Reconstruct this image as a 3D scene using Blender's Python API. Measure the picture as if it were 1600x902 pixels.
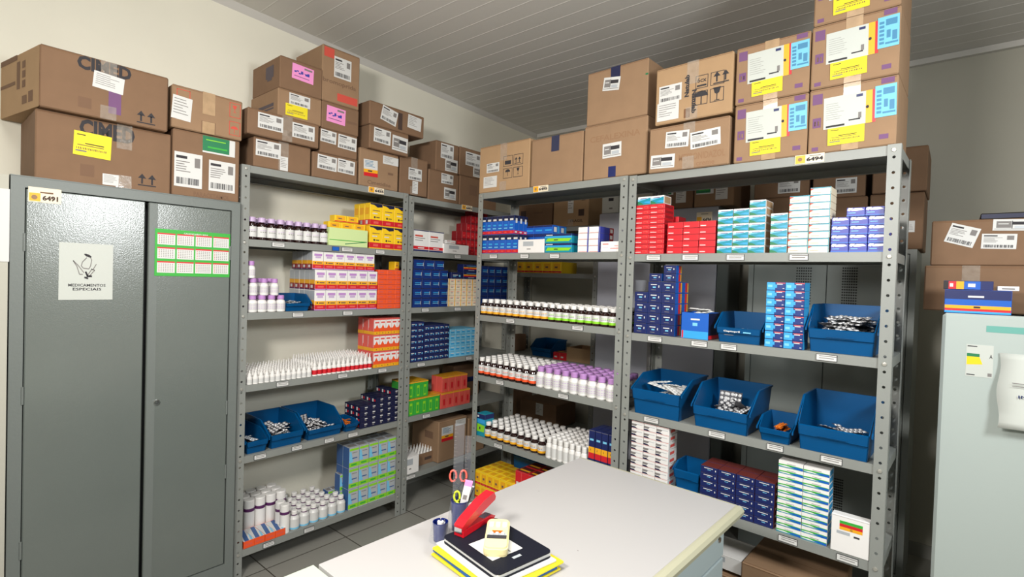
import bpy, math, random
from mathutils import Vector, Matrix
random.seed(7)
for _o in list(bpy.data.objects): bpy.data.objects.remove(_o)
SC = bpy.context.scene
COL = SC.collection
R = math.radians

# ---------------------------------------------------------------- camera
CC = Vector((2.41983, -0.97911, 1.39941))
CR = Vector((0.76114461, 0.64782683, 0.03129336))
CU = Vector((-0.03637356, -0.0055364, 0.99932293))
CF = Vector((-0.64756146, 0.76176751, -0.01934977))
FPX = 814.43
cam = bpy.data.objects.new('camera', bpy.data.cameras.new('camera'))
COL.objects.link(cam)
cam.matrix_world = Matrix((
    (CR.x, CU.x, -CF.x, CC.x), (CR.y, CU.y, -CF.y, CC.y), (CR.z, CU.z, -CF.z, CC.z), (0, 0, 0, 1)))
cam.data.sensor_width = 36.0
cam.data.lens = 36.0 * FPX / 1600
cam.data.clip_start = 0.05
SC.camera = cam

# ---------------------------------------------------------------- world, lamps, exposure
w = bpy.data.worlds.new('world'); SC.world = w; w.use_nodes = True
w.node_tree.nodes['Background'].inputs[0].default_value = (0.85, 0.9, 1.0, 1)
w.node_tree.nodes['Background'].inputs[1].default_value = 0.3
SC.view_settings.view_transform = 'Standard'
SC.view_settings.look = 'None'
SC.view_settings.gamma = 1
SC.view_settings.use_curve_mapping = False
SC.view_settings.exposure = 0.02
def lamp(name, loc, target, size, sy, power, color):
    l = bpy.data.lights.new(name, 'AREA'); l.shape = 'ELLIPSE'; l.size = size; l.size_y = sy
    l.energy = power; l.color = color
    o = bpy.data.objects.new(name, l); COL.objects.link(o); o.location = loc
    o.rotation_euler = (Vector(target) - Vector(loc)).to_track_quat('-Z', 'Y').to_euler()
    return o
lamp('lamp_behind_camera', (1.75, -1.35, 2.0), (0.9, 1.3, 1.1), 0.45, 0.25, 44, (1.0, 0.955, 0.9))
lamp('daylight_window', (3.25, 0.15, 1.95), (0.6, 0.6, 1.0), 0.5, 0.4, 26, (0.97, 1.0, 1.0))
lamp('ceiling_lamp', (1.7, -0.6, 2.55), (1.7, -0.6, 0), 1.0, 0.4, 26, (1.0, 0.98, 0.94))

# ---------------------------------------------------------------- materials
def lin(c): return tuple(((v/255)/12.92 if v/255 <= 0.04045 else ((v/255+0.055)/1.055)**2.4) for v in c) + (1,)
MATS = {}
def mat(name, rgb, rough=0.5, metal=0.0, noise=0.0, nscale=20, bump=0.0, bscale=200, trans=0.0, coat=0.0, spec=0.5, alpha=1.0):
    m = bpy.data.materials.new(name); m.use_nodes = True
    nt = m.node_tree; b = nt.nodes['Principled BSDF']
    b.inputs['Roughness'].default_value = rough; b.inputs['Metallic'].default_value = metal
    b.inputs['Base Color'].default_value = lin(rgb)
    b.inputs['Specular IOR Level'].default_value = spec
    b.inputs['Transmission Weight'].default_value = trans
    b.inputs['Coat Weight'].default_value = coat
    b.inputs['Alpha'].default_value = alpha
    tc = None
    if noise or bump:
        tc = nt.nodes.new('ShaderNodeTexCoord')
    if noise:
        n = nt.nodes.new('ShaderNodeTexNoise'); n.inputs['Scale'].default_value = nscale; n.inputs['Detail'].default_value = 5
        r = nt.nodes.new('ShaderNodeMapRange'); r.inputs[1].default_value = 0.3; r.inputs[2].default_value = 0.7
        r.inputs[3].default_value = 1-noise; r.inputs[4].default_value = 1+noise
        mx = nt.nodes.new('ShaderNodeVectorMath'); mx.operation = 'SCALE'
        mx.inputs[0].default_value = lin(rgb)[:3]
        nt.links.new(tc.outputs['Object'], n.inputs['Vector']); nt.links.new(n.outputs['Fac'], r.inputs[0])
        nt.links.new(r.outputs[0], mx.inputs['Scale']); nt.links.new(mx.outputs[0], b.inputs['Base Color'])
    if bump:
        n = nt.nodes.new('ShaderNodeTexNoise'); n.inputs['Scale'].default_value = bscale; n.inputs['Detail'].default_value = 3
        bp = nt.nodes.new('ShaderNodeBump'); bp.inputs['Strength'].default_value = bump; bp.inputs['Distance'].default_value = 0.002
        nt.links.new(tc.outputs['Object'], n.inputs['Vector']); nt.links.new(n.outputs['Fac'], bp.inputs['Height'])
        nt.links.new(bp.outputs[0], b.inputs['Normal'])
    MATS[name] = m
    return m
def M(n): return MATS[n]
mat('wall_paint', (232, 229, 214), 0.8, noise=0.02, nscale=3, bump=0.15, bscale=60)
mat('wall_paint_shaded', (184, 182, 170), 0.8, noise=0.02, nscale=3, bump=0.15, bscale=60)  # similar wall paint, darkened: weaker light on the back and right walls built in
mat('steel', (138, 141, 137), 0.42, noise=0.03, nscale=8, bump=0.05, bscale=120)
mat('opening_shade', (40, 42, 44), 0.6)  # near-black tone standing for the shade inside gaps and vent holes
mat('bolt', (190, 188, 180), 0.35, metal=0.6)
mat('cab_steel', (104, 111, 107), 0.3, noise=0.02, nscale=6, bump=0.2, bscale=260, coat=0.55, spec=0.5)
_b = MATS['cab_steel'].node_tree.nodes['Principled BSDF']; _b.inputs['Coat Roughness'].default_value = 0.17; _b.inputs['Coat IOR'].default_value = 2.0
MATS['cab_steel'].node_tree.links.new(_b.inputs['Normal'].links[0].from_socket, _b.inputs['Coat Normal'])
mat('cab_frame', (112, 118, 115), 0.4, bump=0.2, bscale=110)
mat('locker', (142, 149, 146), 0.45, bump=0.1, bscale=110)
mat('locker_light', (166, 168, 178), 0.45, bump=0.1, bscale=110)
mat('chrome', (215, 215, 215), 0.15, metal=1)
mat('card', (150, 120, 92), 0.85, noise=0.05, nscale=14)
mat('card_dark', (128, 99, 75), 0.85, noise=0.05, nscale=14)
mat('card_light', (172, 140, 105), 0.85, noise=0.04, nscale=14)
mat('card_edge', (120, 84, 58), 0.9)
mat('tape', (176, 146, 112), 0.15, noise=0.12, nscale=30, coat=0.6)
mat('tape_clear', (205, 196, 184), 0.08, noise=0.25, nscale=60, coat=1.0, bump=0.6, bscale=90, alpha=0.3)
mat('tape_blue', (28, 34, 72), 0.2, coat=0.5)
mat('paper', (214, 214, 212), 0.7)
mat('paper_gray', (196, 200, 194), 0.7)
mat('ink', (52, 50, 54), 0.8)
mat('ink_soft', (128, 124, 122), 0.8)
mat('ink_card', (72, 56, 50), 0.9)
mat('ink_card_soft', (120, 92, 72), 0.9)
mat('yellow', (232, 214, 36), 0.6)
mat('pink', (238, 150, 205), 0.6)
mat('sky', (112, 190, 222), 0.5)
mat('sky_dark', (62, 128, 168), 0.5)
mat('violet_ink', (116, 80, 120), 0.8)
mat('red_ink', (205, 80, 66), 0.8)
mat('white', (236, 234, 232), 0.4)
mat('white_plastic', (238, 236, 233), 0.32)
mat('frost', (214, 214, 212), 0.3)
mat('lilac', (186, 138, 200), 0.38)
mat('lilac_pale', (196, 172, 208), 0.4)
mat('purple', (88, 36, 92), 0.45)
mat('amber', (38, 16, 14), 0.12, coat=0.5)
mat('navy', (24, 36, 92), 0.42)
mat('navy_dark', (20, 26, 62), 0.42)
mat('navy2', (16, 48, 120), 0.42)
mat('blue', (22, 92, 188), 0.4)
mat('cyan', (52, 160, 222), 0.4)
mat('cyan_pale', (120, 196, 232), 0.45)
mat('teal', (20, 140, 164), 0.4)
mat('green', (56, 170, 60), 0.45)
mat('lime', (140, 212, 40), 0.45)
mat('mint', (206, 226, 160), 0.6)
mat('dark_green', (30, 120, 76), 0.5)
mat('red', (208, 30, 42), 0.42)
mat('red_dark', (150, 22, 34), 0.42)
mat('orange', (240, 88, 40), 0.45)
mat('amber_yellow', (240, 172, 30), 0.45)
mat('box_yellow', (250, 206, 30), 0.45)
mat('salmon', (226, 92, 84), 0.5)
mat('cream', (236, 222, 196), 0.5)
mat('silver', (188, 194, 200), 0.35, metal=0.2)
mat('slate_blue', (52, 92, 150), 0.45)
mat('periwinkle', (58, 66, 160), 0.42)
mat('brown_red', (104, 40, 36), 0.6)
mat('bin_blue', (0, 76, 128), 0.4, noise=0.04, nscale=12, spec=0.25)
mat('foil', (228, 228, 230), 0.25, metal=0.35)
mat('foil_dark', (92, 92, 98), 0.35, metal=0.5)
mat('foil_orange', (222, 120, 30), 0.3, metal=0.3)
mat('clear', (170, 175, 185), 0.08, alpha=0.09)
mat('pencil', (146, 112, 84), 0.9)
mat('ink_blue', (92, 84, 90), 0.9)
mat('desk_top', (180, 178, 177), 0.38, noise=0.01, nscale=3)
mat('desk_edge', (176, 174, 150), 0.45)
mat('desk_body', (168, 182, 186), 0.5)
mat('desk_pale', (186, 196, 180), 0.5)
mat('stapler_red', (205, 22, 38), 0.25, coat=0.5)
mat('cup_blue', (20, 36, 110), 0.12, coat=0.6)
mat('planner', (17, 20, 33), 0.6, bump=0.1, bscale=300, spec=0.25)
mat('folder_blue', (6, 84, 150), 0.5)
mat('cream_plastic', (236, 222, 168), 0.3)
mat('fridge', (178, 188, 184), 0.28, bump=0.12, bscale=60)
mat('fridge_strip', (110, 170, 160), 0.3)
mat('black', (22, 20, 24), 0.4)
mat('lime_handle', (196, 210, 50), 0.3)
mat('coral', (222, 92, 78), 0.3)
mat('tile_base', (150, 150, 144), 0.4)
def floor_mat():
    m = bpy.data.materials.new('floor_tile'); m.use_nodes = True; nt = m.node_tree; b = nt.nodes['Principled BSDF']
    tc = nt.nodes.new('ShaderNodeTexCoord'); mp = nt.nodes.new('ShaderNodeMapping')
    mp.inputs['Location'].default_value = (-0.005, -0.143, 0)
    br = nt.nodes.new('ShaderNodeTexBrick'); br.offset = 0; br.squash = 1
    br.inputs['Scale'].default_value = 1.0; br.inputs['Brick Width'].default_value = 0.421; br.inputs['Row Height'].default_value = 0.421
    br.inputs['Mortar Size'].default_value = 0.0035; br.inputs['Mortar Smooth'].default_value = 0.3
    br.inputs['Color1'].default_value = lin((140, 139, 132)); br.inputs['Color2'].default_value = lin((145, 144, 137)); br.inputs['Mortar'].default_value = lin((74, 70, 64))
    nt.links.new(tc.outputs['Object'], mp.inputs[0]); nt.links.new(mp.outputs[0], br.inputs['Vector'])
    nt.links.new(br.outputs['Color'], b.inputs['Base Color']); b.inputs['Roughness'].default_value = 0.42
    MATS['floor_tile'] = m
floor_mat()
def ceil_mat():
    m = bpy.data.materials.new('ceiling_pvc'); m.use_nodes = True; nt = m.node_tree; b = nt.nodes['Principled BSDF']
    b.inputs['Base Color'].default_value = lin((208, 206, 201)); b.inputs['Roughness'].default_value = 0.5
    MATS['ceiling_pvc'] = m
    m2 = m.copy(); m2.name = 'ceiling_bead'; m2.node_tree.nodes['Principled BSDF'].inputs['Base Color'].default_value = lin((208, 206, 201)); MATS['ceiling_bead'] = m2
ceil_mat()

# ---------------------------------------------------------------- mesh builder
_TXT = {}
def text_geo(s):
    key = s; bold = s.startswith('*'); s = s.lstrip('*')
    if key in _TXT: return _TXT[key]
    c = bpy.data.curves.new('t', 'FONT'); c.body = s; c.size = 1; c.resolution_u = 2; c.offset = 0.045 if bold else 0.018
    o = bpy.data.objects.new('t', c); COL.objects.link(o)
    bpy.context.view_layer.update()
    me = bpy.data.meshes.new_from_object(o.evaluated_get(bpy.context.evaluated_depsgraph_get()))
    vs = [(v.co.x, v.co.y) for v in me.vertices]; fs = [tuple(p.vertices) for p in me.polygons]
    bpy.data.objects.remove(o); bpy.data.curves.remove(c); bpy.data.meshes.remove(me)
    x0 = min(v[0] for v in vs); x1 = max(v[0] for v in vs); y0 = min(v[1] for v in vs); y1 = max(v[1] for v in vs)
    vs = [((v[0]-x0)/(x1-x0), (v[1]-y0)/(y1-y0)) for v in vs]
    _TXT[key] = (vs, fs); return _TXT[key]

class MB:
    def __init__(s): s.v = []; s.f = []; s.m = []; s.mats = []; s.sm = []
    def mi(s, m):
        if m not in s.mats: s.mats.append(m)
        return s.mats.index(m)
    def add(s, vs, fs, m, smooth=False):
        b = len(s.v); s.v += [tuple(v) for v in vs]; k = s.mi(m)
        for f in fs: s.f.append(tuple(b+i for i in f)); s.m.append(k); s.sm.append(smooth)
    def box(s, x0, x1, y0, y1, z0, z1, m, mt=None):
        vs = [(x, y, z) for z in (z0, z1) for y in (y0, y1) for x in (x0, x1)]
        s.add(vs, [(0, 1, 5, 4), (1, 3, 7, 5), (3, 2, 6, 7), (2, 0, 4, 6), (0, 2, 3, 1)], m)
        s.add(vs, [(4, 5, 7, 6)], mt or m)
        return s
    def cbox(s, x0, x1, y0, y1, z0, z1, m, c=0.003):        # box with chamfered edges
        X = (x0, x1); Y = (y0, y1); Z = (z0, z1); vs = []; idx = {}
        for i in (0, 1):
            for j in (0, 1):
                for k in (0, 1):
                    sx = c if i == 0 else -c; sy = c if j == 0 else -c; sz = c if k == 0 else -c
                    idx[i, j, k, 'x'] = len(vs); vs.append((X[i], Y[j]+sy, Z[k]+sz))
                    idx[i, j, k, 'y'] = len(vs); vs.append((X[i]+sx, Y[j], Z[k]+sz))
                    idx[i, j, k, 'z'] = len(vs); vs.append((X[i]+sx, Y[j]+sy, Z[k]))
        F = []
        for i in (0, 1):
            q = [idx[i, j, k, 'x'] for j, k in ((0, 0), (1, 0), (1, 1), (0, 1))]; F.append(q if i else q[::-1])
            q = [idx[j, i, k, 'y'] for j, k in ((0, 0), (0, 1), (1, 1), (1, 0))]; F.append(q if i else q[::-1])
            q = [idx[j, k, i, 'z'] for j, k in ((0, 0), (1, 0), (1, 1), (0, 1))]; F.append(q if i else q[::-1])
        for a in (0, 1):
            for b in (0, 1):
                q = [idx[a, b, 0, 'x'], idx[a, b, 1, 'x'], idx[a, b, 1, 'y'], idx[a, b, 0, 'y']]; F.append(q if (a != b) else q[::-1])
                q = [idx[0, a, b, 'y'], idx[1, a, b, 'y'], idx[1, a, b, 'z'], idx[0, a, b, 'z']]; F.append(q if (a == b) else q[::-1])
                q = [idx[a, 0, b, 'x'], idx[a, 1, b, 'x'], idx[a, 1, b, 'z'], idx[a, 0, b, 'z']]; F.append(q if (a != b) else q[::-1])
                for e in (0, 1):
                    t = [idx[a, b, e, 'x'], idx[a, b, e, 'y'], idx[a, b, e, 'z']]; F.append(t if (a+b+e) % 2 else t[::-1])
        s.add(vs, F, m); return s
    def flat(s, poly, m, face='f', off=0.0004, dims=(0, 0, 0)):
        # draws a thin print on a face: f front(-y) l left(-x) r right(+x) t top(+z); poly in (across, up)
        W, D, H = dims
        if face == 'f': vs = [(a, -off, b) for a, b in poly]
        elif face == 'l': vs = [(-off, D-a, b) for a, b in poly]
        elif face == 'r': vs = [(W+off, a, b) for a, b in poly]
        else: vs = [(a, b, H+off) for a, b in poly]
        s.add(vs, [tuple(range(len(poly)))], m); return s
    def rect(s, a0, b0, a1, b1, m, face='f', off=0.0004, dims=(0, 0, 0)):
        return s.flat([(a0, b0), (a1, b0), (a1, b1), (a0, b1)], m, face, off, dims)
    def text(s, t, a0, b0, a1, b1, m, face='f', off=0.0006, dims=(0, 0, 0), rot=0, shear=0.0):
        vs, fs = text_geo(t); W, D, H = dims; out = []
        for u, v in vs:
            u2 = u + shear*v
            if rot == 90: u2, v = 1-v, u
            if rot == -90: u2, v = v, 1-u
            a = a0+(a1-a0)*u2; b = b0+(b1-b0)*v
            out.append((a, -off, b) if face == 'f' else (-off, D-a, b) if face == 'l' else (W+off, a, b) if face == 'r' else (a, b, H+off))
        s.add(out, fs, m); return s
    def lathe(s, prof, n=14, cx=0, cy=0, z=0):               # prof: [(r, z, mat)]; mat colours the band up to the next point
        for i in range(len(prof)-1):
            r0, z0, m = prof[i]; r1, z1 = prof[i+1][:2]
            vs = []
            for k in range(n):
                a = 2*math.pi*k/n; vs.append((cx+r0*math.cos(a), cy+r0*math.sin(a), z+z0))
            for k in range(n):
                a = 2*math.pi*k/n; vs.append((cx+r1*math.cos(a), cy+r1*math.sin(a), z+z1))
            if r0 < 1e-6: s.add(vs[n:]+[vs[0]], [(n, (k+1) % n, k) for k in range(n)], m)
            elif r1 < 1e-6: s.add(vs[:n]+[vs[n]], [(k, (k+1) % n, n) for k in range(n)], m, True)
            else: s.add(vs, [(k, (k+1) % n, n+(k+1) % n, n+k) for k in range(n)], m, abs(z1-z0) > 1e-5)
        return s
    def prism(s, poly, y0, y1, m, axis='y'):                 # poly in (a,b); extruded along the axis
        n = len(poly)
        def P(a, b, c): return (a, c, b) if axis == 'y' else (c, a, b) if axis == 'x' else (a, b, c)
        vs = [P(a, b, y0) for a, b in poly] + [P(a, b, y1) for a, b in poly]
        fs = [tuple(range(n)), tuple(range(2*n-1, n-1, -1))] + [(i, i+n, (i+1) % n+n, (i+1) % n) for i in range(n)]
        s.add(vs, fs, m); return s
    def tube(s, pts, r, m, n=8, closed=False):
        pts = [Vector(p) for p in pts]; rings = []
        N = len(pts)
        for i, p in enumerate(pts):
            if closed: d = pts[(i+1) % N]-pts[i-1]
            else: d = pts[min(i+1, N-1)]-pts[max(i-1, 0)]
            d.normalize(); up = Vector((0, 0, 1)) if abs(d.z) < 0.9 else Vector((1, 0, 0))
            x = d.cross(up).normalized(); y = x.cross(d)
            rings.append([p+(x*math.cos(2*math.pi*k/n)+y*math.sin(2*math.pi*k/n))*r for k in range(n)])
        vs = [v for q in rings for v in q]; fs = []
        for i in range(N if closed else N-1):
            j = (i+1) % N
            fs += [(i*n+k, i*n+(k+1) % n, j*n+(k+1) % n, j*n+k) for k in range(n)]
        if not closed: fs += [tuple(range(n))[::-1], tuple((N-1)*n+k for k in range(n))]
        s.add(vs, fs, m, True); return s
    def xf(s, mt, start=0):
        s.v = s.v[:start]+[tuple(mt @ Vector(v)) for v in s.v[start:]]; return s
    def mesh(s, name):
        me = bpy.data.meshes.new(name); me.from_pydata(s.v, [], s.f)
        for m in s.mats: me.materials.append(M(m))
        me.polygons.foreach_set('material_index', s.m); me.polygons.foreach_set('use_smooth', s.sm)
        me.update(); return me
    def build(s, name, parent=None): return put(name, s.mesh(name), parent)
def put(name, me, parent=None, loc=(0, 0, 0), rz=0, rx=0, ry=0):
    o = bpy.data.objects.new(name, me); COL.objects.link(o); o.parent = parent
    o.location = loc; o.rotation_euler = (rx, ry, rz); return o
def tag(o, label=None, cat=None, group=None, kind=None):
    if label: o['label'] = label
    if cat: o['category'] = cat
    if group: o['group'] = group
    if kind: o['kind'] = kind
    return o
def dup(src, loc, rot, label):
    r = src.copy(); COL.objects.link(r); r.location = loc; r.rotation_euler = rot; r['label'] = label
    for ch in list(src.children):
        c = ch.copy(); COL.objects.link(c); c.parent = r
        for g in list(ch.children):
            d = g.copy(); COL.objects.link(d); d.parent = c
    return r
def nth(i): return ['1st', '2nd', '3rd'][i-1] if i < 4 else ('%dst' % i if i % 10 == 1 and i > 20 else '%dnd' % i if i % 10 == 2 and i > 20 else '%drd' % i if i % 10 == 3 and i > 20 else '%dth' % i)

# ---------------------------------------------------------------- frames: every rack row has its own along / depth axes
TH = -0.030355
WA, WB, WC, WD = 0.92, 0.92, 0.929, 0.95
OC = Vector((0.38822, 1.10244, 0)); TC = Vector((math.cos(TH), math.sin(TH), 0))
FR = {'A': (Vector((0, 0, 0)), R(90)), 'B': (Vector((0, 0.928, 0)), R(90)),
      'C': (OC, TH), 'D': (OC+TC*(WC+0.009), TH),
      'K': (Vector((0.03, -0.742, 0)), R(90)), 'W': (Vector((0, 0, 0)), 0.0)}
LV = {'A': [1.8686, 1.5389, 1.2072, 0.8792, 0.5546, 0.126], 'B': [1.8596, 1.5431, 1.2089, 0.8829, 0.5635, 0.2191],
      'C': [1.864, 1.5316, 1.1926, 0.8588, 0.5193, 0.17], 'D': [1.8578, 1.5211, 1.1806, 0.8386, 0.5237, 0.0]}
def Wp(u, s, d, z):
    o, a = FR[u]; return Vector((o.x+s*math.cos(a)-d*math.sin(a), o.y+s*math.sin(a)+d*math.cos(a), z))
def S(u, px, z, d=0.0):                                    # along-position of a thing standing on the plane at depth d
    k = (px-800)/FPX; a = Wp(u, 0, d, z)-CC; b = Wp(u, 1, d, z)-CC
    a0, b0 = a.dot(CR), a.dot(CF); a1, b1 = b.dot(CR)-a0, b.dot(CF)-b0
    return (k*b0-a0)/(a1-k*b1)
def HZ(u, px, py, d=0.0):                                  # (along, height) on the plane at depth d
    ray = CF+CR*((px-800)/FPX)-CU*((py-451)/FPX); o, an = FR[u]; n = Vector((-math.sin(an), math.cos(an), 0))
    p = o+n*d; t = (p-CC).dot(n)/ray.dot(n); P = CC+ray*t; tx = Vector((math.cos(an), math.sin(an), 0))
    return (P-o).dot(tx), P.z
def rotz(u, extra=0): return FR[u][1]+extra

# ================================================================ ROOM
XL, YB, XR, YF = -0.335, 2.52, 3.6, -2.6
def cz(y): return 2.712-0.0365*y
def room():
    b = MB(); b.box(XL-0.1, XR, YF, YB, -0.08, 0, 'floor_tile'); tag(b.build('floor'), kind='structure')
    b = MB(); b.add([(XL, YF, 0), (XL, YB, 0), (XL, YB, cz(YB)), (XL, YF, cz(YF)), (XL-.1, YF, 0), (XL-.1, YB, 0), (XL-.1, YB, cz(YB)), (XL-.1, YF, cz(YF))],
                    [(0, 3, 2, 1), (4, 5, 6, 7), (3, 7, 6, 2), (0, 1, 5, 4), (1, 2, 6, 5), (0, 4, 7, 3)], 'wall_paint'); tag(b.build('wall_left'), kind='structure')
    b = MB(); b.box(XL-.1, XR+.1, YB, YB+.1, -0.08, cz(YB)+0.06, 'wall_paint_shaded'); tag(b.build('wall_back'), kind='structure')
    b = MB(); b.box(XR, XR+.1, YF, YB, -0.08, 2.9, 'wall_paint_shaded'); tag(b.build('wall_right'), kind='structure')
    b = MB(); b.box(XL-.1, XR+.1, YF-.1, YF, -0.08, 2.9, 'wall_paint_shaded'); tag(b.build('wall_front'), kind='structure')
    # PVC ceiling: boards running away from the left wall, each with a raised bead at its joint
    b = MB(); y = YF
    while y < YB:
        y2 = min(y+0.1, YB); e = 0.004
        q = [(XL, y, cz(y)), (XR, y, cz(y)), (XR, y2-e*2, cz(y2)), (XL, y2-e*2, cz(y2))]
        b.add(q, [(0, 1, 2, 3)], 'ceiling_pvc')
        ym = y2-e; q = [(XL, y2-2*e, cz(y2)), (XR, y2-2*e, cz(y2)), (XR, ym, cz(y2)-0.0016), (XL, ym, cz(y2)-0.0016)]
        b.add(q, [(0, 1, 2, 3)], 'ceiling_bead')
        q = [(XL, ym, cz(y2)-0.0016), (XR, ym, cz(y2)-0.0016), (XR, y2, cz(y2)), (XL, y2, cz(y2))]
        b.add(q, [(0, 1, 2, 3)], 'ceiling_bead'); y = y2
    b.add([(XL-.1, YF, cz(YF)+.05), (XR+.1, YF, cz(YF)+.05), (XR+.1, YB, cz(YB)+.05), (XL-.1, YB, cz(YB)+.05)], [(0, 1, 2, 3)], 'ceiling_pvc')
    tag(b.build('ceiling'), kind='structure')
    b = MB(); b.add([(XL, YF, cz(YF)), (XL+.03, YF, cz(YF)), (XL, YF, cz(YF)-.03), (XL, YB, cz(YB)), (XL+.03, YB, cz(YB)), (XL, YB, cz(YB)-.03)],
                    [(0, 3, 4, 1), (1, 4, 5, 2), (0, 2, 5, 3)], 'ceiling_bead'); tag(b.build('trim_1'), kind='structure')
    b = MB(); b.box(XL+.03, XR, YB-.03, YB, cz(YB)-.03, cz(YB)-0.0005, 'ceiling_bead'); tag(b.build('trim_2'), kind='structure')
    b = MB(); b.box(XL+.012, XR-0.001, YB-.012, YB-0.0005, 0.0005, 0.07, 'tile_base'); tag(b.build('baseboard_back'), kind='structure')
    b = MB(); b.box(XL+0.0005, XL+.01, YF+.001, YB-.013, 0.0005, 0.07, 'tile_base'); tag(b.build('baseboard_left'), kind='structure')
room()
b = MB(); b.box(XL+.0005, 0.024, -0.90, -0.7455, 0.0005, 1.69, 'wall_paint_shaded'); tag(b.build('trim_3'), kind='structure')

# ================================================================ RACKS
DEP = 0.30
def post_mesh(h):
    # L-profile with a column of round holes on both flanges
    b = MB(); wv = 0.035; p = 0.0485; n = int(h/p); r = 0.0048
    def plate(F):
        zc = 0
        for i in range(n+1):
            z0 = i*p; z1 = min(h, z0+p)
            if z1-z0 < 0.03:
                b.add([F(0, z0), F(wv, z0), F(wv, z1), F(0, z1)], [(0, 1, 2, 3)], 'steel'); continue
            cx, cy = wv/2, (z0+z1)/2
            outer = [(0, z0), (cx, z0), (wv, z0), (wv, cy), (wv, z1), (cx, z1), (0, z1), (0, cy)]
            ang = [225, 270, 315, 0, 45, 90, 135, 180]
            inner = [(cx+r*math.cos(R(a)), cy+r*math.sin(R(a))) for a in ang]
            vs = [F(*q) for q in outer+inner]
            b.add(vs, [(k, (k+1) % 8, 8+(k+1) % 8, 8+k) for k in range(8)], 'steel')
    plate(lambda a, z: (a, 0, z))
    plate(lambda a, z: (0, a, z))
    return b.mesh('post')
_posts = {}
def rack(u, W, H, levels, label, depth=DEP, labels=(), feet=0.0, tagnum=None):
    o, a = FR[u]
    e = bpy.data.objects.new('steel_rack', None); COL.objects.link(e); e.location = o; e.rotation_euler = (0, 0, a)
    tag(e, label, 'shelving rack', 'grey steel shelving racks')
    k = round(H, 2)
    if k not in _posts: _posts[k] = post_mesh(H)
    for (x, y, sx, sy) in ((0, 0, 1, 1), (W, 0, -1, 1), (0, depth, 1, -1), (W, depth, -1, -1)):
        p = put('post', _posts[k], e, (x, y, 0)); p.scale = (sx, sy, 1)
        md = p.modifiers.new('s', 'SOLIDIFY'); md.thickness = 0.0018; md.offset = 0
    h = 0.032; t = 0.002
    for i, z in enumerate(levels):
        b = MB(); x0, x1, y0, y1 = 0.003, W-0.003, 0.003, depth-0.003
        b.box(x0, x1, y0, y1, z-t, z, 'steel')
        b.box(x0, x1, y0, y0+t, z-h, z-t, 'steel'); b.box(x0, x1, y1-t, y1, z-h, z-t, 'steel')
        b.box(x0, x0+t, y0+t, y1-t, z-h, z-t, 'steel'); b.box(x1-t, x1, y0+t, y1-t, z-h, z-t, 'steel')
        b.box(x0, x1, y0+t, y0+0.014, z-h, z-h+t, 'steel'); b.box(x0, x1, y1-0.014, y1-t, z-h, z-h+t, 'steel')
        bd = b.build('shelf_board', e)
        for bx in (0.0175, W-0.0175):
            q = MB(); q.lathe([(0, 0, 'bolt'), (0.007, 0, 'bolt'), (0.006, 0.003, 'bolt'), (0, 0.004, 'bolt')], 8)
            q.xf(Matrix.Translation((bx, -0.0012, z-h/2)) @ Matrix.Rotation(R(90), 4, 'X')); q.build('bolt', bd)
    return e
def price_label(rk, u, lvl, xl, xr, lines=2, col='paper'):
    z = LV[u][lvl]; s0 = S(u, xl, z-0.016); s1 = S(u, xr, z-0.016); hh = 0.011
    b = MB(); b.box(s0, s1, -0.0002, 0.0028, z-0.016-hh*1.0, z-0.016+hh*1.0, 'ink')
    b.rect(s0+0.0015, z-0.016-hh+0.0015, s1-0.0015, z-0.016+hh-0.0015, col, off=0.0005)
    w_ = s1-s0
    for i, f in enumerate((0.42, 0.3)[:lines]):
        zz = z-0.012-i*0.007; b.rect(s0+w_*0.15, zz, s0+w_*(0.55+f), zz+0.0025, 'ink_soft', off=0.0008)
    b.build('price_label', rk)
def asset_tag(rk, u, lvl, xl, xr, num):
    z = LV[u][lvl]; s0 = S(u, xl, z-0.014); s1 = S(u, xr, z-0.014); w_ = s1-s0; hh = 0.0155
    b = MB(); zc = z-0.013; b.box(s0, s1, 0.0005, 0.0028, zc-hh, zc+hh, 'cream')
    b.rect(s0+0.002, zc-hh+.002, s0+w_*0.36, zc+hh-.002, 'amber_yellow', off=0.0003)
    b.flat([(s0+w_*0.18+0.007*math.cos(k), zc+0.007*math.sin(k)) for k in [i*math.pi/5 for i in range(10)]], 'card', off=0.0006)
    b.text('*'+num, s0+w_*0.4, zc-0.009, s1-0.003, zc+0.005, 'ink', off=0.0006)
    b.rect(s0+w_*0.5, zc+0.008, s1-w_*.12, zc+0.0105, 'ink_soft', off=0.0006)
    b.build('asset_tag', rk)
rA = rack('A', WA, LV['A'][0], LV['A'], 'grey steel rack beside the tall cabinet, left end of the wall row')
rB = rack('B', WB, LV['B'][0], LV['B'], 'grey steel rack in the corner, half hidden behind the bottle rack')
rC = rack('C', WC, LV['C'][0], LV['C'], 'grey steel rack holding dense rows of syrup bottles in the middle')
rD = rack('D', WD, LV['D'][0], LV['D'][:5], 'grey steel rack holding big blue bins, right end of its row')
for a in ((1, 425, 445), (1, 534, 551), (1, 587, 601), (2, 457, 474), (2, 536, 551), (3, 432, 451), (3, 528, 543), (3, 591, 604),
          (4, 397, 416), (4, 456, 472), (4, 507, 522), (4, 544, 559), (5, 411, 429), (5, 475, 491)): price_label(rA, 'A', *a)
price_label(rA, 'A', 1, 519, 530, 0, 'blue')
for a in ((1, 710, 720), (2, 659, 670), (2, 710, 720), (3, 652, 664), (3, 728, 737), (4, 660, 672), (5, 635, 649)): price_label(rB, 'B', *a)
for a in ((1, 765, 777), (1, 813, 826), (1, 859, 874), (2, 791, 804), (2, 894, 911), (3, 775, 787), (3, 872, 888), (4, 772, 785)): price_label(rC, 'C', *a)
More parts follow.
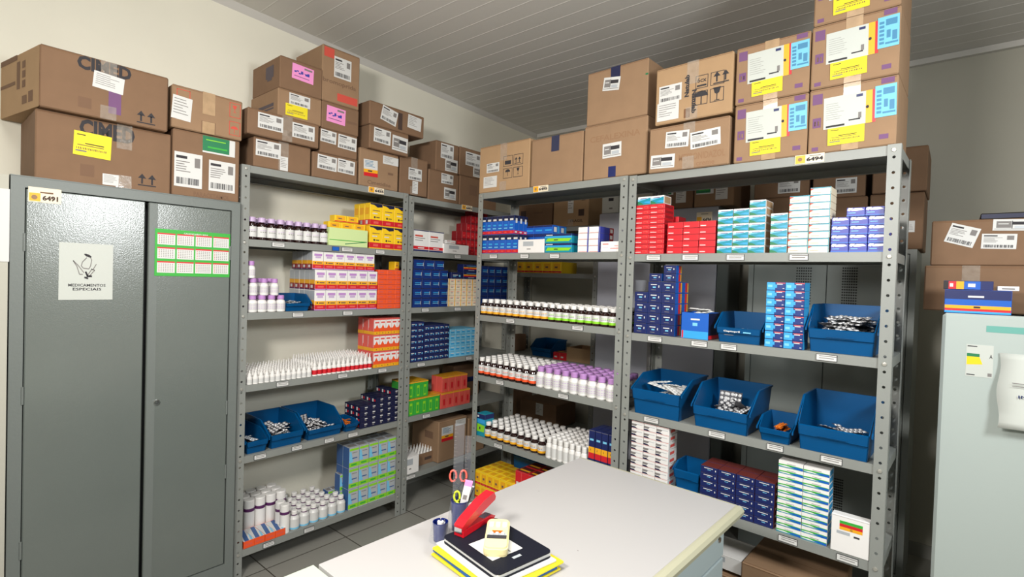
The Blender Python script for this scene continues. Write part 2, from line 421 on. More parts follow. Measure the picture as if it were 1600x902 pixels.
for a in ((1, 1010, 1032), (1, 1066, 1091), (1, 1135, 1163), (1, 1233, 1263), (2, 1012, 1034), (2, 1080, 1105), (2, 1126, 1151), (2, 1275, 1308),
          (3, 1006, 1029), (3, 1107, 1133), (3, 1198, 1224), (3, 1282, 1316), (4, 1216, 1246), (4, 1307, 1341)): price_label(rD, 'D', *a)
asset_tag(rA, 'A', 0, 576, 600, '6435'); asset_tag(rB, 'B', 0, 722, 738, '6492'); asset_tag(rC, 'C', 0, 833, 856, '6495'); asset_tag(rD, 'D', 0, 1242, 1288, '6494')

# ================================================================ TALL CABINET (left)
def cabinet():
    Wc, Hc, Dp = 0.727, 1.690, 0.36
    o, a = FR['K']
    e = bpy.data.objects.new('steel_cabinet', None); COL.objects.link(e); e.location = o; e.rotation_euler = (0, 0, a)
    tag(e, 'tall grey two-door steel cabinet with paper sign and green calendar', 'cabinet')
    b = MB(); t = 0.035
    b.box(0, 0.002, 0, Dp, 0, Hc, 'cab_frame'); b.box(Wc-.002, Wc, 0, Dp, 0, Hc, 'cab_frame')
    b.box(.002, Wc-.002, Dp-.002, Dp, 0, Hc, 'cab_frame'); b.box(-.002, Wc+.002, -.002, Dp, Hc, Hc+.003, 'cab_frame')
    b.box(0.002, t, 0, .02, 0, Hc, 'cab_frame'); b.box(Wc-t, Wc-.002, 0, .02, 0, Hc, 'cab_frame')
    b.box(t, Wc-t, 0, .02, Hc-.036, Hc, 'cab_frame'); b.box(t, Wc-t, 0, .02, 0, 0.11, 'cab_frame')
    b.box(t, Wc-t, .05, .052, 0.11, Hc-.036, 'opening_shade')  # dark sheet put in as the shade seen through the door gap
    b.build('body', e)
    zt, zb = Hc-.039, 0.113
    gap = HZ('K', 230, 330)[0]
    L = [(t+.003, gap-.006), (gap+.006, Wc-t-.003)]
    doors = []
    for i, (x0, x1) in enumerate(L):
        b = MB(); b.cbox(x0, x1, 0.001, 0.019, zb, zt, 'cab_steel', 0.003)
        if i: b.rect(x0+0.003, zb+.003, x0+.030, zt-.003, 'cab_frame', off=-0.0005)
        d = b.build('door', e); doors.append(d)
        for z in ((0.52, 0.80) if i else (0.42, 0.95)) + (1.47,):
            q = MB(); hx = x1-0.002 if i else x0-.003
            q.lathe([(0, -.03, 'cab_frame'), (.004, -.03, 'cab_frame'), (.004, .03, 'cab_frame'), (0, .03, 'cab_frame')], 8, hx, 0.0, z); q.build('hinge', d)
    # lock
    s, z = HZ('K', 245, 629)
    q = MB(); q.lathe([(0, 0, 'chrome'), (.011, 0, 'chrome'), (.011, .004, 'chrome'), (.009, .007, 'chrome'), (0, .007, 'chrome')], 16)
    q.box(-.001, .001, -.005, .005, .007, .0074, 'ink'); q.xf(Matrix.Translation((s, 0.001, z)) @ Matrix.Rotation(R(90), 4, 'X'))
    q.build('lock', doors[1])
    # asset tag
    s0, z0 = HZ('K', 44, 314); s1, z1 = HZ('K', 96, 297)
    b = MB(); b.box(s0, s1, -.0006, .0008, z0-.001, z1, 'cream'); H = z1-z0; W = s1-s0
    b.rect(s0+.002, z0+.002, s0+W*.36, z0+H*.6, 'amber_yellow', off=.0009)
    b.flat([(s0+W*.18+.008*math.cos(i*.6), z0+H*.3+.008*math.sin(i*.6)) for i in range(10)], 'card', off=.0012)
    b.text('*6491', s0+W*.42, z0+H*.12, s1-W*.1, z0+H*.48, 'ink_card', off=.0012); b.rect(s0+W*.35, z0+H*.62, s0+W*.75, z0+H*.72, 'ink_card_soft', off=.0012)
    b.build('asset_tag', doors[0])
    # paper sign
    s0, z0 = HZ('K', 91, 469); s1, z1 = HZ('K', 177, 383); W = s1-s0; H = z1-z0
    b = MB(); b.box(s0, s1, -.0007, .0008, z0, z1, 'paper_gray'); X = lambda u: s0+W*u; Z = lambda v: z0+H*v
    def ln(u0, v0, u1, v1, wd=.008, m='ink_soft'):
        d = Vector((u1-u0, v1-v0)); n = Vector((-d.y, d.x)).normalized()*wd
        b.flat([(X(u0+n.x), Z(v0+n.y)), (X(u0-n.x), Z(v0-n.y)), (X(u1-n.x), Z(v1-n.y)), (X(u1+n.x), Z(v1+n.y))], m, off=.0012)
    b.flat([(X(.52+.07*math.cos(t)-.01*math.sin(t)), Z(.785+.028*math.sin(t)-.02*math.cos(t))) for t in [i*.6 for i in range(10)]], 'ink', off=.0013)
    for q in ((.50, .75, .42, .67), (.42, .67, .40, .60), (.40, .60, .44, .56), (.44, .56, .54, .55), (.54, .55, .57, .60), (.57, .60, .59, .71), (.59, .71, .57, .75),
              (.25, .69, .32, .59), (.25, .69, .35, .60), (.32, .59, .37, .45), (.37, .45, .43, .45), (.35, .60, .45, .48), (.68, .64, .61, .53), (.58, .55, .65, .53), (.65, .53, .55, .42), (.60, .55, .52, .44)):
        ln(*q)
    for q in ((.48, .50, .52, .42), (.46, .40, .53, .38), (.50, .42, .60, .42)): ln(*q, wd=.016, m='ink')
    b.text('MEDICAMENTOS', X(.17), Z(.235), X(.86), Z(.285), 'ink', off=.0012); b.text('ESPECIAIS', X(.25), Z(.165), X(.78), Z(.215), 'ink', off=.0012)
    b.build('paper_sign', doors[0])
    # calendar
    s0, z0 = HZ('K', 241, 431); s1, z1 = HZ('K', 362, 362); s1 = min(s1, L[1][1]-.002); z1 = HZ('K', 245, 357)[1]; W = s1-s0; H = z1-z0
    b = MB(); b.box(s0, s1, -.0007, .0008, z0, z1, 'dark_green'); b.rect(s0, z0, s1, z1, 'green', off=.0009)
    b.text('CALENDARIO 2024', s0+W*.36, z1-H*.085, s0+W*.68, z1-H*.05, 'paper', off=.0014)
    for i in range(4):
        for j in range(3):
            x0 = s0+W*(.03+i*.243); x1 = x0+W*.222; y0 = z0+H*(.07+j*.3); y1 = y0+H*.245
            b.rect(x0, y0, x1, y1, 'paper', off=.0012); b.rect(x0, y1-H*.03, x1, y1, 'red', off=.0014)
            for k in range(7):
                xx = x0+(x1-x0)*(.08+k*.125)
                for l in range(5): b.rect(xx, y0+H*(.03+l*.036), xx+(x1-x0)*.055, y0+H*(.046+l*.036), 'ink_soft' if k else 'red_ink', off=.0014)
    b.build('calendar', doors[1])
cabinet()

# ================================================================ CARDBOARD CARTONS
def sticker(e, kind, x0, z0, x1, z1, face='f', dims=(0, 0, 0), rot=0.0, name=None):
    # stuck sheet with its printing; corners given on the face, optional tilt in degrees
    W, H = x1-x0, z1-z0; cx, cz_ = (x0+x1)/2, (z0+z1)/2; ca, sa = math.cos(R(rot)), math.sin(R(rot))
    def P(u, v): a, b = (u-.5)*W, (v-.5)*H; return (cx+a*ca-b*sa, cz_+a*sa+b*ca)
    b = MB()
    lift = {'yellow': .0012, 'blue': .0007, 'log': .0006}.get(kind, 0)
    def rc(u0, v0, u1, v1, m, off): off += lift; b.flat([P(u0, v0), P(u1, v0), P(u1, v1), P(u0, v1)], m, face, off, dims)
    base = {'ship': 'paper', 'log': 'paper', 'yellow': 'yellow', 'pink': 'pink', 'blue': 'sky', 'gen': 'paper_gray', 'green': 'paper', 'plain': 'paper', 'small': 'paper', 'genv': 'paper'}[kind]
    rc(0, 0, 1, 1, base, .0010)
    # rim closes the sheet against the face
    Q = [P(0, 0), P(1, 0), P(1, 1), P(0, 1)]
    rnd = random.Random(int((x0+z0)*1000))
    if kind == 'ship':
        rc(.06, .82, .45, .9, 'ink', .0014)
        for i in range(5): rc(.06, .72-i*.07, .35+rnd.random()*.3, .745-i*.07, 'ink_soft', .0014)
        rc(.72, .6, .92, .88, 'ink_soft', .0014)
        for i in range(22):
            u = .08+i*.038; rc(u, .08, u+rnd.choice((.012, .022, .028)), .27, 'ink', .0014)
    elif kind == 'log':
        rc(.08, .25, .42, .82, 'ink_soft', .0014); rc(.45, .52, .9, .78, 'ink', .0014); rc(.12, .56, .36, .62, 'paper', .0018); rc(.5, .2, .88, .42, 'silver', .0014); rc(.04, .12, .96, .16, 'ink_soft', .0014); rc(.43, .2, .45, .85, 'ink', .0016)
    elif kind == 'yellow':
        rc(.08, .84, .3, .88, 'ink_card', .0014); rc(.3, .5, .8, .54, 'ink_card', .0014); rc(.1, .42, .8, .45, 'ink_card_soft', .0014); rc(.06, .16, .35, .22, 'ink_soft', .0014)
        for i in range(18): rc(.08+i*.045, .26, .095+i*.045+.006*(i % 3), .34, 'ink_card_soft', .0014)
    elif kind == 'pink':
        for i in range(7): rc(.1+i*.1, .45+.08*math.sin(i*2), .2+i*.1, .55+.08*math.sin(i*2.5), 'periwinkle', .0014)
        rc(.55, .78, .92, .9, 'ink_soft', .0014); rc(.1, .2, .8, .24, 'violet_ink', .0014)
    elif kind == 'blue':
        for i in range(6): rc(.08, .12+i*.13, .3, .2+i*.13, 'sky_dark', .0014)
        rc(.38, .7, .9, .9, 'sky_dark', .0014); rc(.42, .3, .6, .55, 'sky_dark', .0014); rc(.68, .2, .9, .5, 'sky_dark', .0014); rc(.36, .1, .95, .16, 'sky_dark', .0014)
    elif kind == 'gen':
        rc(.82, 0, .94, 1, 'amber_yellow', .0013); rc(.94, 0, 1, 1, 'red', .0013)
        b.flat([P(.85+.03*math.cos(t), .5+.05*math.sin(t)) for t in [i*.7 for i in range(9)]], 'ink', face, .0017, dims)
        rc(.64, .86, .76, .94, 'navy', .0014)
        for i in range(8): rc(.05, .78-i*.07, .28+rnd.random()*.14, .788-i*.07, 'ink_soft', .0014)
        rc(.05, .04, .42, .1, 'ink', .0014); rc(.5, .16, .72, .2, 'ink', .0014); rc(.68, .2, .74, .38, 'ink_soft', .0014)
    elif kind == 'genv':
        rc(0, 0, 1, .22, 'red', .0013); rc(0, .22, 1, .42, 'amber_yellow', .0013); rc(.3, .28, .6, .36, 'ink', .0015)
        for i in range(5): rc(.1, .9-i*.08, .5+rnd.random()*.35, .93-i*.08, 'sky_dark', .0014)
    elif kind == 'green':
        rc(0, .1, .82, 1, 'dark_green', .0013); rc(.1, .75, .7, .8, 'lime', .0015); rc(.15, .3, .75, .4, 'green', .0015)
    elif kind == 'small' or kind == 'plain':
        for i in range(6): rc(.08, .85-i*.12, .4+rnd.random()*.5, .88-i*.12, 'ink_soft', .0014)
    nm = name or {'yellow': 'yellow_label', 'pink': 'pink_label', 'blue': 'blue_label', 'green': 'green_label', 'gen': 'striped_label', 'genv': 'striped_label'}.get(kind, 'shipping_label')
    return b.build(nm, e)

def carton(u, xl, yl, xr, yr, ytl, d, depth, label, tone='card', stick=(), prints=(), zb=None, tape='tape', group=None, seam='t', rz=0, name='cardboard_box', tapeside=True):
    """xl,yl / xr,yr: where the foot of its front face stands (left, right); ytl: top left; d: set-back; depth: true depth"""
    if zb is None: zb = (HZ(u, xl, yl, d)[1]+HZ(u, xr, yr, d)[1])/2
    s0 = S(u, xl, zb, d); s1 = S(u, xr, zb, d)
    zt = HZ(u, xl, ytl, d)[1]
    if u in 'ABCDG' and zb < LV[u][0]-.05:
        WW = {'A': WA, 'B': WB, 'C': WC, 'D': WD}[u] if u != 'G' else WG
        s0 = max(s0, .006); s1 = min(s1, WW-.006); d = max(d, .004)
        up = [v for v in LV[u] if v > zb+.02]; zt = min(zt, min(up)-.034) if zb > .1 else zt
    W, H = s1-s0, zt-zb; o, a = FR[u]
    b = MB(); b.cbox(0, W, 0, depth, 0, H, tone, .004)
    dm = (W, depth, H)
    # top flaps meeting in the middle and the overlapping edges at the sides
    b.rect(.004, depth/2-.001, W-.004, depth/2+.001, 'card_edge', 't', .0003, dm)
    b.rect(.003, .0035, W-.003, .006, 'card_edge', 't', .0003, dm)
    b.rect(.0045, H-.007, W-.0045, H-.0055, 'card_edge', 'f', .0003, dm)
    for p in prints:
        k = p[0]
        if k in ('text', 'ttext'): b.text(p[1], p[2]*W, p[3]*H, p[4]*W, p[5]*H, p[6] if len(p) > 6 else 'ink_card', p[7] if len(p) > 7 else 'f', .0005 if k == 'text' else .0012, dm, *(p[8:10]))
        elif k == 'rect': b.rect(p[1]*W, p[2]*H, p[3]*W, p[4]*H, p[5] if len(p) > 5 else 'ink_card', p[6] if len(p) > 6 else 'f', .0005, dm)
        elif k == 'lrect': b.rect(p[1]*depth, p[2]*H, p[3]*depth, p[4]*H, p[5], 'l', .0005, dm)
        elif k == 'arrows':
            x, z, sc, m = p[1]*W, p[2]*H, p[3], p[4] if len(p) > 4 else 'ink_card'
            for q in (0, 1.1):
                b.flat([(x+(q+.35)*sc, z), (x+(q+.55)*sc, z), (x+(q+.55)*sc, z+.8*sc), (x+(q+.35)*sc, z+.8*sc)], m, 'f', .0005)
                b.flat([(x+(q)*sc, z+.7*sc), (x+(q+.9)*sc, z+.7*sc), (x+(q+.45)*sc, z+1.3*sc)], m, 'f', .0005)
            b.rect(x, z-.25*sc, x+2*sc, z-.1*sc, m)
        elif k == 'frame':
            x0, z0, x1, z1 = p[1]*W, p[2]*H, p[3]*W, p[4]*H; m = p[5]; t = .0025
            for q in ((x0, z0, x1, z0+t), (x0, z1-t, x1, z1), (x0, z0, x0+t, z1), (x1-t, z0, x1, z1)): b.rect(*q, m)
        elif k == 'glass':
            x, z, sc, m = p[1]*W, p[2]*H, p[3], p[4]
            b.flat([(x-.5*sc, z+sc), (x-.3*sc, z+.3*sc), (x, z+.1*sc), (x+.3*sc, z+.3*sc), (x+.5*sc, z+sc)], m); b.rect(x-.06*sc, z-.6*sc, x+.06*sc, z+.15*sc, m); b.rect(x-.35*sc, z-.7*sc, x+.35*sc, z-.6*sc, m)
        elif k == 'umb':
            x, z, sc, m = p[1]*W, p[2]*H, p[3], p[4]
            b.flat([(x+.6*sc*math.cos(t), z+.5*sc*math.sin(t)) for t in [i*math.pi/8 for i in range(9)]], m); b.rect(x-.05*sc, z-.7*sc, x+.05*sc, z, m)
    root = b.build(name)
    root.location = Wp(u, s0, d, zb); root.rotation_euler = (0, 0, a+R(rz))
    tag(root, label, 'box', group)
    if tape:
        t = MB(); tw = .024; c = W/2 if tape != 'tape_blue' else W*.48
        if isinstance(tapeside, float): c = W*tapeside
        h2 = H-(.075 if tape == 'tape_blue' else .09); e = .0008; mt_ = tape
        t.add([(c-tw, -e, h2), (c+tw, -e, h2), (c+tw, -e, H+e), (c-tw, -e, H+e), (c+tw, depth-.001, H+e), (c-tw, depth-.001, H+e)], [(0, 1, 2, 3), (3, 2, 4, 5)], mt_)
        t.build('packing_tape', root)
        if tape != 'tape_blue':
            t = MB(); t.rect(c-tw, .001, c+tw, .05, tape, 'f', .0008, dm); t.build('packing_tape', root)
    for q in stick:
        kind, u0, v0, u1, v1 = q[:5]; rot = q[5] if len(q) > 5 else 0
        sticker(root, kind, u0*W, v0*H, u1*W, v1*H, rot=rot, dims=dm)
    return root, (s0, s1, zb, zt)
# cartons on the third rack, left to right
Z1 = LV['C'][0]+.0008
carton('C', 748, 298, 826, 291.6, 232, .004, .27, 'light brown carton with umbrella, arrow and glass symbols, left end of bottle rack', 'card_light',
       [('ship', .16, .42, .42, .62), ('small', .1, .1, .38, .34)], [('frame', .5, .5, .68, .72, 'ink'), ('frame', .7, .5, .88, .72, 'ink'), ('frame', .5, .25, .68, .46, 'ink'), ('frame', .7, .25, .88, .46, 'ink'),
        ('arrows', .72, .55, .022, 'ink'), ('umb', .59, .38, .03, 'ink'), ('glass', .79, .36, .02, 'ink'), ('rect', .53, .54, .65, .62, 'ink')], Z1, tape='tape_clear')
carton('C', 829, 291, 909, 282, 220, .004, .28, 'plain brown carton with blue tape corner, second on bottle rack top', 'card', (), (), Z1, 'tape_blue')
c3 = carton('C', 911, 281, 1009, 272, 199.7, .004, .29, 'plain carton with faint handwriting, under another on bottle rack top', 'card', [('log', .32, .36, .62, .62, 1)],
       [('text', 'CEFALEXINA', .1, .68, .9, .79, 'pencil', 'f'), ('rect', .42, .01, .54, .2, 'navy')], Z1, tape=None)[1]
carton('C', 916, 198.6, 1010.5, 180, 117, .008, .28, 'plain carton with one tilted label, highest box above the bottle rack', 'card', [('log', .28, .58, .56, .82, -8)], [('rect', .96, .7, 1.0, .73, 'dark_green')], c3[3]+.002, 'tape_blue')
Z1 = LV['D'][0]+.0008
d2 = carton('D', 1013, 270, 1138, 254, 203, -.01, .29, 'carton with three white labels and handwriting, beneath the tilted light carton', 'card', [('ship', .22, .5, .52, .86, -3), ('ship', .54, .42, .9, .78, 3), ('log', .03, .08, .35, .38, -2)],
       [('text', 'METRONIDAZOL', .4, .18, .96, .33, 'pencil'), ('text', 'creme', .62, .04, .84, .12, 'pencil')], Z1, tape='tape_clear', tapeside=.52)[1]
carton('D', 1023, 199, 1143, 177, 111, -.006, .27, 'light carton printed with four handling symbols and Natulab tape', 'card_light', [('small', .03, .06, .33, .38), ('ship', .05, .38, .36, .68)],
       [('frame', .54, .5, .70, .72, 'ink'), ('frame', .73, .5, .9, .72, 'ink'), ('frame', .54, .22, .70, .45, 'ink'), ('frame', .73, .22, .9, .45, 'ink'), ('arrows', .765, .55, .03, 'ink'), ('umb', .62, .36, .045, 'ink'), ('glass', .815, .33, .03, 'ink'),
        ('text', '6cx', .56, .6, .68, .68, 'ink'), ('rect', .56, .53, .68, .56, 'ink'), ('ttext', '*Natulab', .40, .4, .46, .78, 'ink', 'f', 90), ('ttext', '*Natulab', .5, .1, .56, .5, 'ink', 'f', -90), ('rect', .4, .04, .48, .2, 'card_edge')], d2[3]+.012, tape='tape_clear', tapeside=.5)
PR = [('rect', .04, .76, .16, .92, 'violet_ink'), ('rect', .05, .4, .15, .55, 'violet_ink'), ('rect', .05, .04, .13, .1, 'violet_ink'), ('rect', .82, .1, .92, .17, 'violet_ink'), ('rect', .82, .9, .96, .98, 'violet_ink'),
      ('text', '2', .46, .9, .54, .99, 'violet_ink'), ('rect', .07, .43, .09, .5, 'card'), ('rect', .11, .43, .13, .5, 'card'), ('rect', .42, .01, .58, .07, 'violet_ink')]
def pbox(xl, yl, xr, yr, ytl, zb, label, d=0.0, wide=False):
    st = [('gen', .17, .34, .77, .86, 1), ('blue', .755, .42, .99, .86, 1), ('yellow', .24, .1, .66, .35, 1)] if not wide else [('gen', .18, .36, .77, .84, 1), ('blue', .762, .42, .99, .88, 1), ('yellow', .24, .1, .66, .36, 1)]
    return carton('D', xl, yl, xr, yr, ytl, d, .28, label, 'card', st, PR, zb, tape='tape')[1]
a3 = pbox(1145.4, 255, 1259.8, 239, 167, Z1, 'purple-printed carton with blue, white and yellow labels, lower of the narrow pair')
pbox(1148, 165, 1263.6, 145.6, 78, a3[3]+.002, 'purple-printed carton with blue, white and yellow labels, upper of the narrow pair')
a5 = pbox(1261.5, 239, 1399.6, 222, 143, Z1, 'purple-printed carton standing on the right end of rack, bottom of three', wide=True)
a6 = pbox(1265.6, 142.7, 1404, 119.6, 44.7, a5[3]+.002, 'purple-printed carton with blue label, middle of the three at right end', wide=True)
a7 = pbox(1270.8, 43.2, 1408, 11.5, -52, a6[3]+.002, 'purple-printed carton cut by the top of picture, topmost of three', wide=True)
carton('W', 1409, 232, 1416, 230, 183, 1.42, .2, 'brown carton end peeking out behind the right carton stack', 'card_dark', zb=1.8592+.001, tape=None) if False else None

# cartons above the first rack
Z1 = LV['A'][0]+.0008; LS = 'ship'
a1 = carton('A', 396, 257, 485, 272, 212, .004, .27, 'carton with a white label and hanging clear tape, bottom left on first rack', 'card_dark', [(LS, .03, .38, .45, .92), ('small', .44, .02, .58, .5)], [], Z1, 'tape_clear', tapeside=.5)[1]
a8 = carton('A', 488, 273, 558, 288, 235.5, .004, .27, 'carton with two side by side labels, bottom second on first rack', 'card_dark', [(LS, .1, .36, .52, .92, -2), (LS, .54, .36, .93, .92, -2)], [], Z1, None)[1]
a9 = carton('A', 561, 288, 621.5, 299, 229, .006, .26, 'carton with orange and red striped label standing on first rack', 'card', [('genv', .1, .28, .45, .72, 2), ('small', .58, .7, .99, .92)], [('text', 'Cimetidina', .2, .08, .8, .18, 'ink_card_soft'), ('rect', .72, .42, .86, .48, 'ink_card_soft')], Z1, None)[1]
a12 = carton('A', 624, 299, 667, 308, 241, .02, .2, 'narrow upright carton with vertical clear tape, right of striped label carton', 'card_dark', [('ship', .3, .4, .78, .72), ('small', .45, .05, .65, .38)], [], Z1, 'tape_clear')[1]
a2 = carton('A', 386.5, 210, 498, 233, 166, -.02, .28, 'wide carton with two white labels, second layer above first rack', 'card_dark', [(LS, .13, .3, .47, .9), (LS, .6, .25, .93, .85)], [], a1[3]+.001, 'tape_clear', tapeside=.53)[1]
a7b = carton('A', 499, 234, 558, 249, 198.5, .004, .27, 'carton with two white labels beneath the pink labelled carton', 'card_dark', [(LS, .02, .45, .42, .95, -2), (LS, .47, .35, .97, .92, -2)], [], a8[3]+.001, None)[1]
a3b = carton('A', 434, 175, 502, 197, 135.5, .0, .29, 'carton with white and yellow labels and print on its side, below blue heart box', 'card', [(LS, .24, .52, .72, .93), ('yellow', .16, .1, .66, .52)],
       [('lrect', .25, .3, .85, .36, 'ink_blue'), ('lrect', .3, .4, .85, .52, 'ink_blue')], a2[3]+.001, None, tapeside=.5)[1]
a4 = carton('A', 437, 134.5, 503, 155, 85, .0, .29, 'carton with pink label and a heart mark on its side, second from top', 'card_dark', [('pink', .27, .4, .78, .88, -2)], [('lrect', .5, .42, .78, .8, 'ink_blue'), ('lrect', .56, .34, .72, .42, 'ink_blue')], a3b[3]+.001, None)[1]
a6b = carton('A', 502.5, 197, 560, 210, 155.5, .004, .27, 'carton with pink label under the tall orange-printed carton', 'card_dark', [('pink', .12, .28, .62, .86, -2)], [('rect', .66, .4, .96, .5, 'ink_card_soft')], a7b[3]+.001, None)[1]
a5b = carton('A', 502.5, 153, 560.7, 171, 67, .004, .27, 'tall carton with orange print, highest in the stack on first rack', 'card', [(LS, .3, .48, .76, .86)],
       [('text', 'bromoprida', .02, .32, .9, .42, 'ink_card_soft'), ('rect', .04, .8, .3, .97, 'red_ink'), ('rect', .4, .06, .95, .2, 'red_ink')], a6b[3]+.001, None)[1]
a10 = carton('A', 577, 228.5, 638, 240.5, 193, -.02, .26, 'low carton with two labels on top of the striped label carton', 'card_dark', [(LS, .1, .3, .52, .92, -2), ('log', .56, .15, .97, .8, -2)], [], a9[3]+.001, None)[1]
a11 = carton('A', 577, 192, 662, 218, 155.5, -.02, .26, 'wide low carton with black smudge, topmost above the striped label carton', 'card_dark', [(LS, .2, .25, .48, .9, -12), ('small', .68, .3, .94, .9, -4)], [('rect', .5, .1, .58, .85, 'ink_card')], a10[3]+.001, None)[1]
Z1 = LV['B'][0]+.0008
b2 = carton('B', 669, 310, 716, 318.5, 263, .02, .26, 'carton with two small labels, lower left of block on corner rack', 'card_dark', [(LS, .4, .62, .8, .95), ('log', .5, .12, .9, .5)], [], Z1, None)[1]
b4 = carton('B', 717.5, 319, 775, 328, 273, .02, .26, 'carton with dark smudge, lower right of block on corner rack', 'card_dark', [], [('rect', .25, .4, .45, .75, 'ink_card_soft')], Z1, None)[1]
carton('B', 680.5, 263, 716, 273, 218, .02, .26, 'carton with two overlapping white labels, upper left of block on corner rack', 'card_dark', [(LS, .2, .45, .76, .95), ('log', .4, .05, .95, .48)], [], b2[3]+.001, None)
carton('B', 717.5, 273, 775, 284, 228, .02, .26, 'carton with two white labels, upper right of block on corner rack', 'card_dark', [(LS, .15, .4, .55, .88), ('log', .35, .05, .75, .42)], [], b4[3]+.001, None)

# cartons on the tall cabinet
Z1 = 1.6935
CP = [('text', '*CIMED', .29, .72, .7, .98, 'ink'), ('rect', .3, .12, .4, .3, 'ink_card_soft'), ('arrows', .73, .12, .03, 'ink')]
k1 = carton('K', 54, 273, 266, 298.5, 168, .03, .33, 'CIMED carton with yellow label, lower one on the tall cabinet', 'card_dark', [('yellow', .25, .42, .52, .78, -2), ('plain', .46, .03, .58, .2)], CP, Z1, 'tape_clear', tapeside=.62)[1]
K2, k2 = carton('K', 61, 163, 262, 203.4, 67, .0, .36, 'opened CIMED carton with torn label, upper one on the tall cabinet', 'card_dark', [('small', .38, .5, .62, .78, -5)],
       [('text', '*CIMED', .26, .76, .68, .99, 'ink'), ('rect', .27, .12, .37, .3, 'ink_card_soft'), ('arrows', .73, .1, .03, 'ink'), ('rect', .5, .12, .6, .5, 'violet_ink')], k1[3]+.002, 'tape_clear', tapeside=.5)
W_, H_ = k2[1]-k2[0], k2[3]-k2[2]
f = MB(); fl = .062; dd = .352
f.prism([(-.0005, .001), (-fl, dd), (-.0005, dd)], 0, H_-.004, 'card_light', 'z')                       # left end bulging outwards
un = Vector((-dd, -fl, 0)).normalized(); al = Vector((-fl, dd, 0))
for q in ((.15, .12, .26, .3), (.3, .12, .42, .26), (.34, .4, .42, .52), (.34, .56, .42, .68), (.34, .72, .42, .84), (.48, .4, .56, .86), (.6, .5, 1, .56), (.55, .9, 1, .99)):
    f.add([tuple(al*a_+un*.0008+Vector((0, 0, z_*H_))) for a_, z_ in ((q[0], q[1]), (q[2], q[1]), (q[2], q[3]), (q[0], q[3]))], [(0, 1, 2, 3)], 'ink_card_soft')
fo = f.build('end_panel', K2)
k4 = carton('K', 269, 303, 373, 313, 199, .02, .33, 'carton with green sticker and two barcodes, right end of tall cabinet', 'card_dark', [('ship', .02, .14, .42, .66), ('ship', .52, .14, .93, .62), ('green', .42, .72, .92, .98)],
       [('text', 'PARACETAMOL', .3, .02, .85, .09, 'ink_card_soft')], Z1, None)[1]
carton('K', 268, 189, 378, 212, 130, .01, .33, 'low carton with red fragile marks and torn white label, on cabinet', 'card', [('small', .0, .2, .26, .75, -4)],
       [('arrows', .08, .6, .02, 'red_ink'), ('frame', .06, .55, .24, .92, 'red_ink'), ('glass', .88, .75, .018, 'red_ink'), ('frame', .8, .55, .97, .92, 'red_ink'), ('umb', .88, .26, .025, 'red_ink'), ('frame', .8, .1, .97, .45, 'red_ink'), ('rect', .4, .02, .6, .3, 'ink_card_soft')], k4[3]+.001, 'tape')

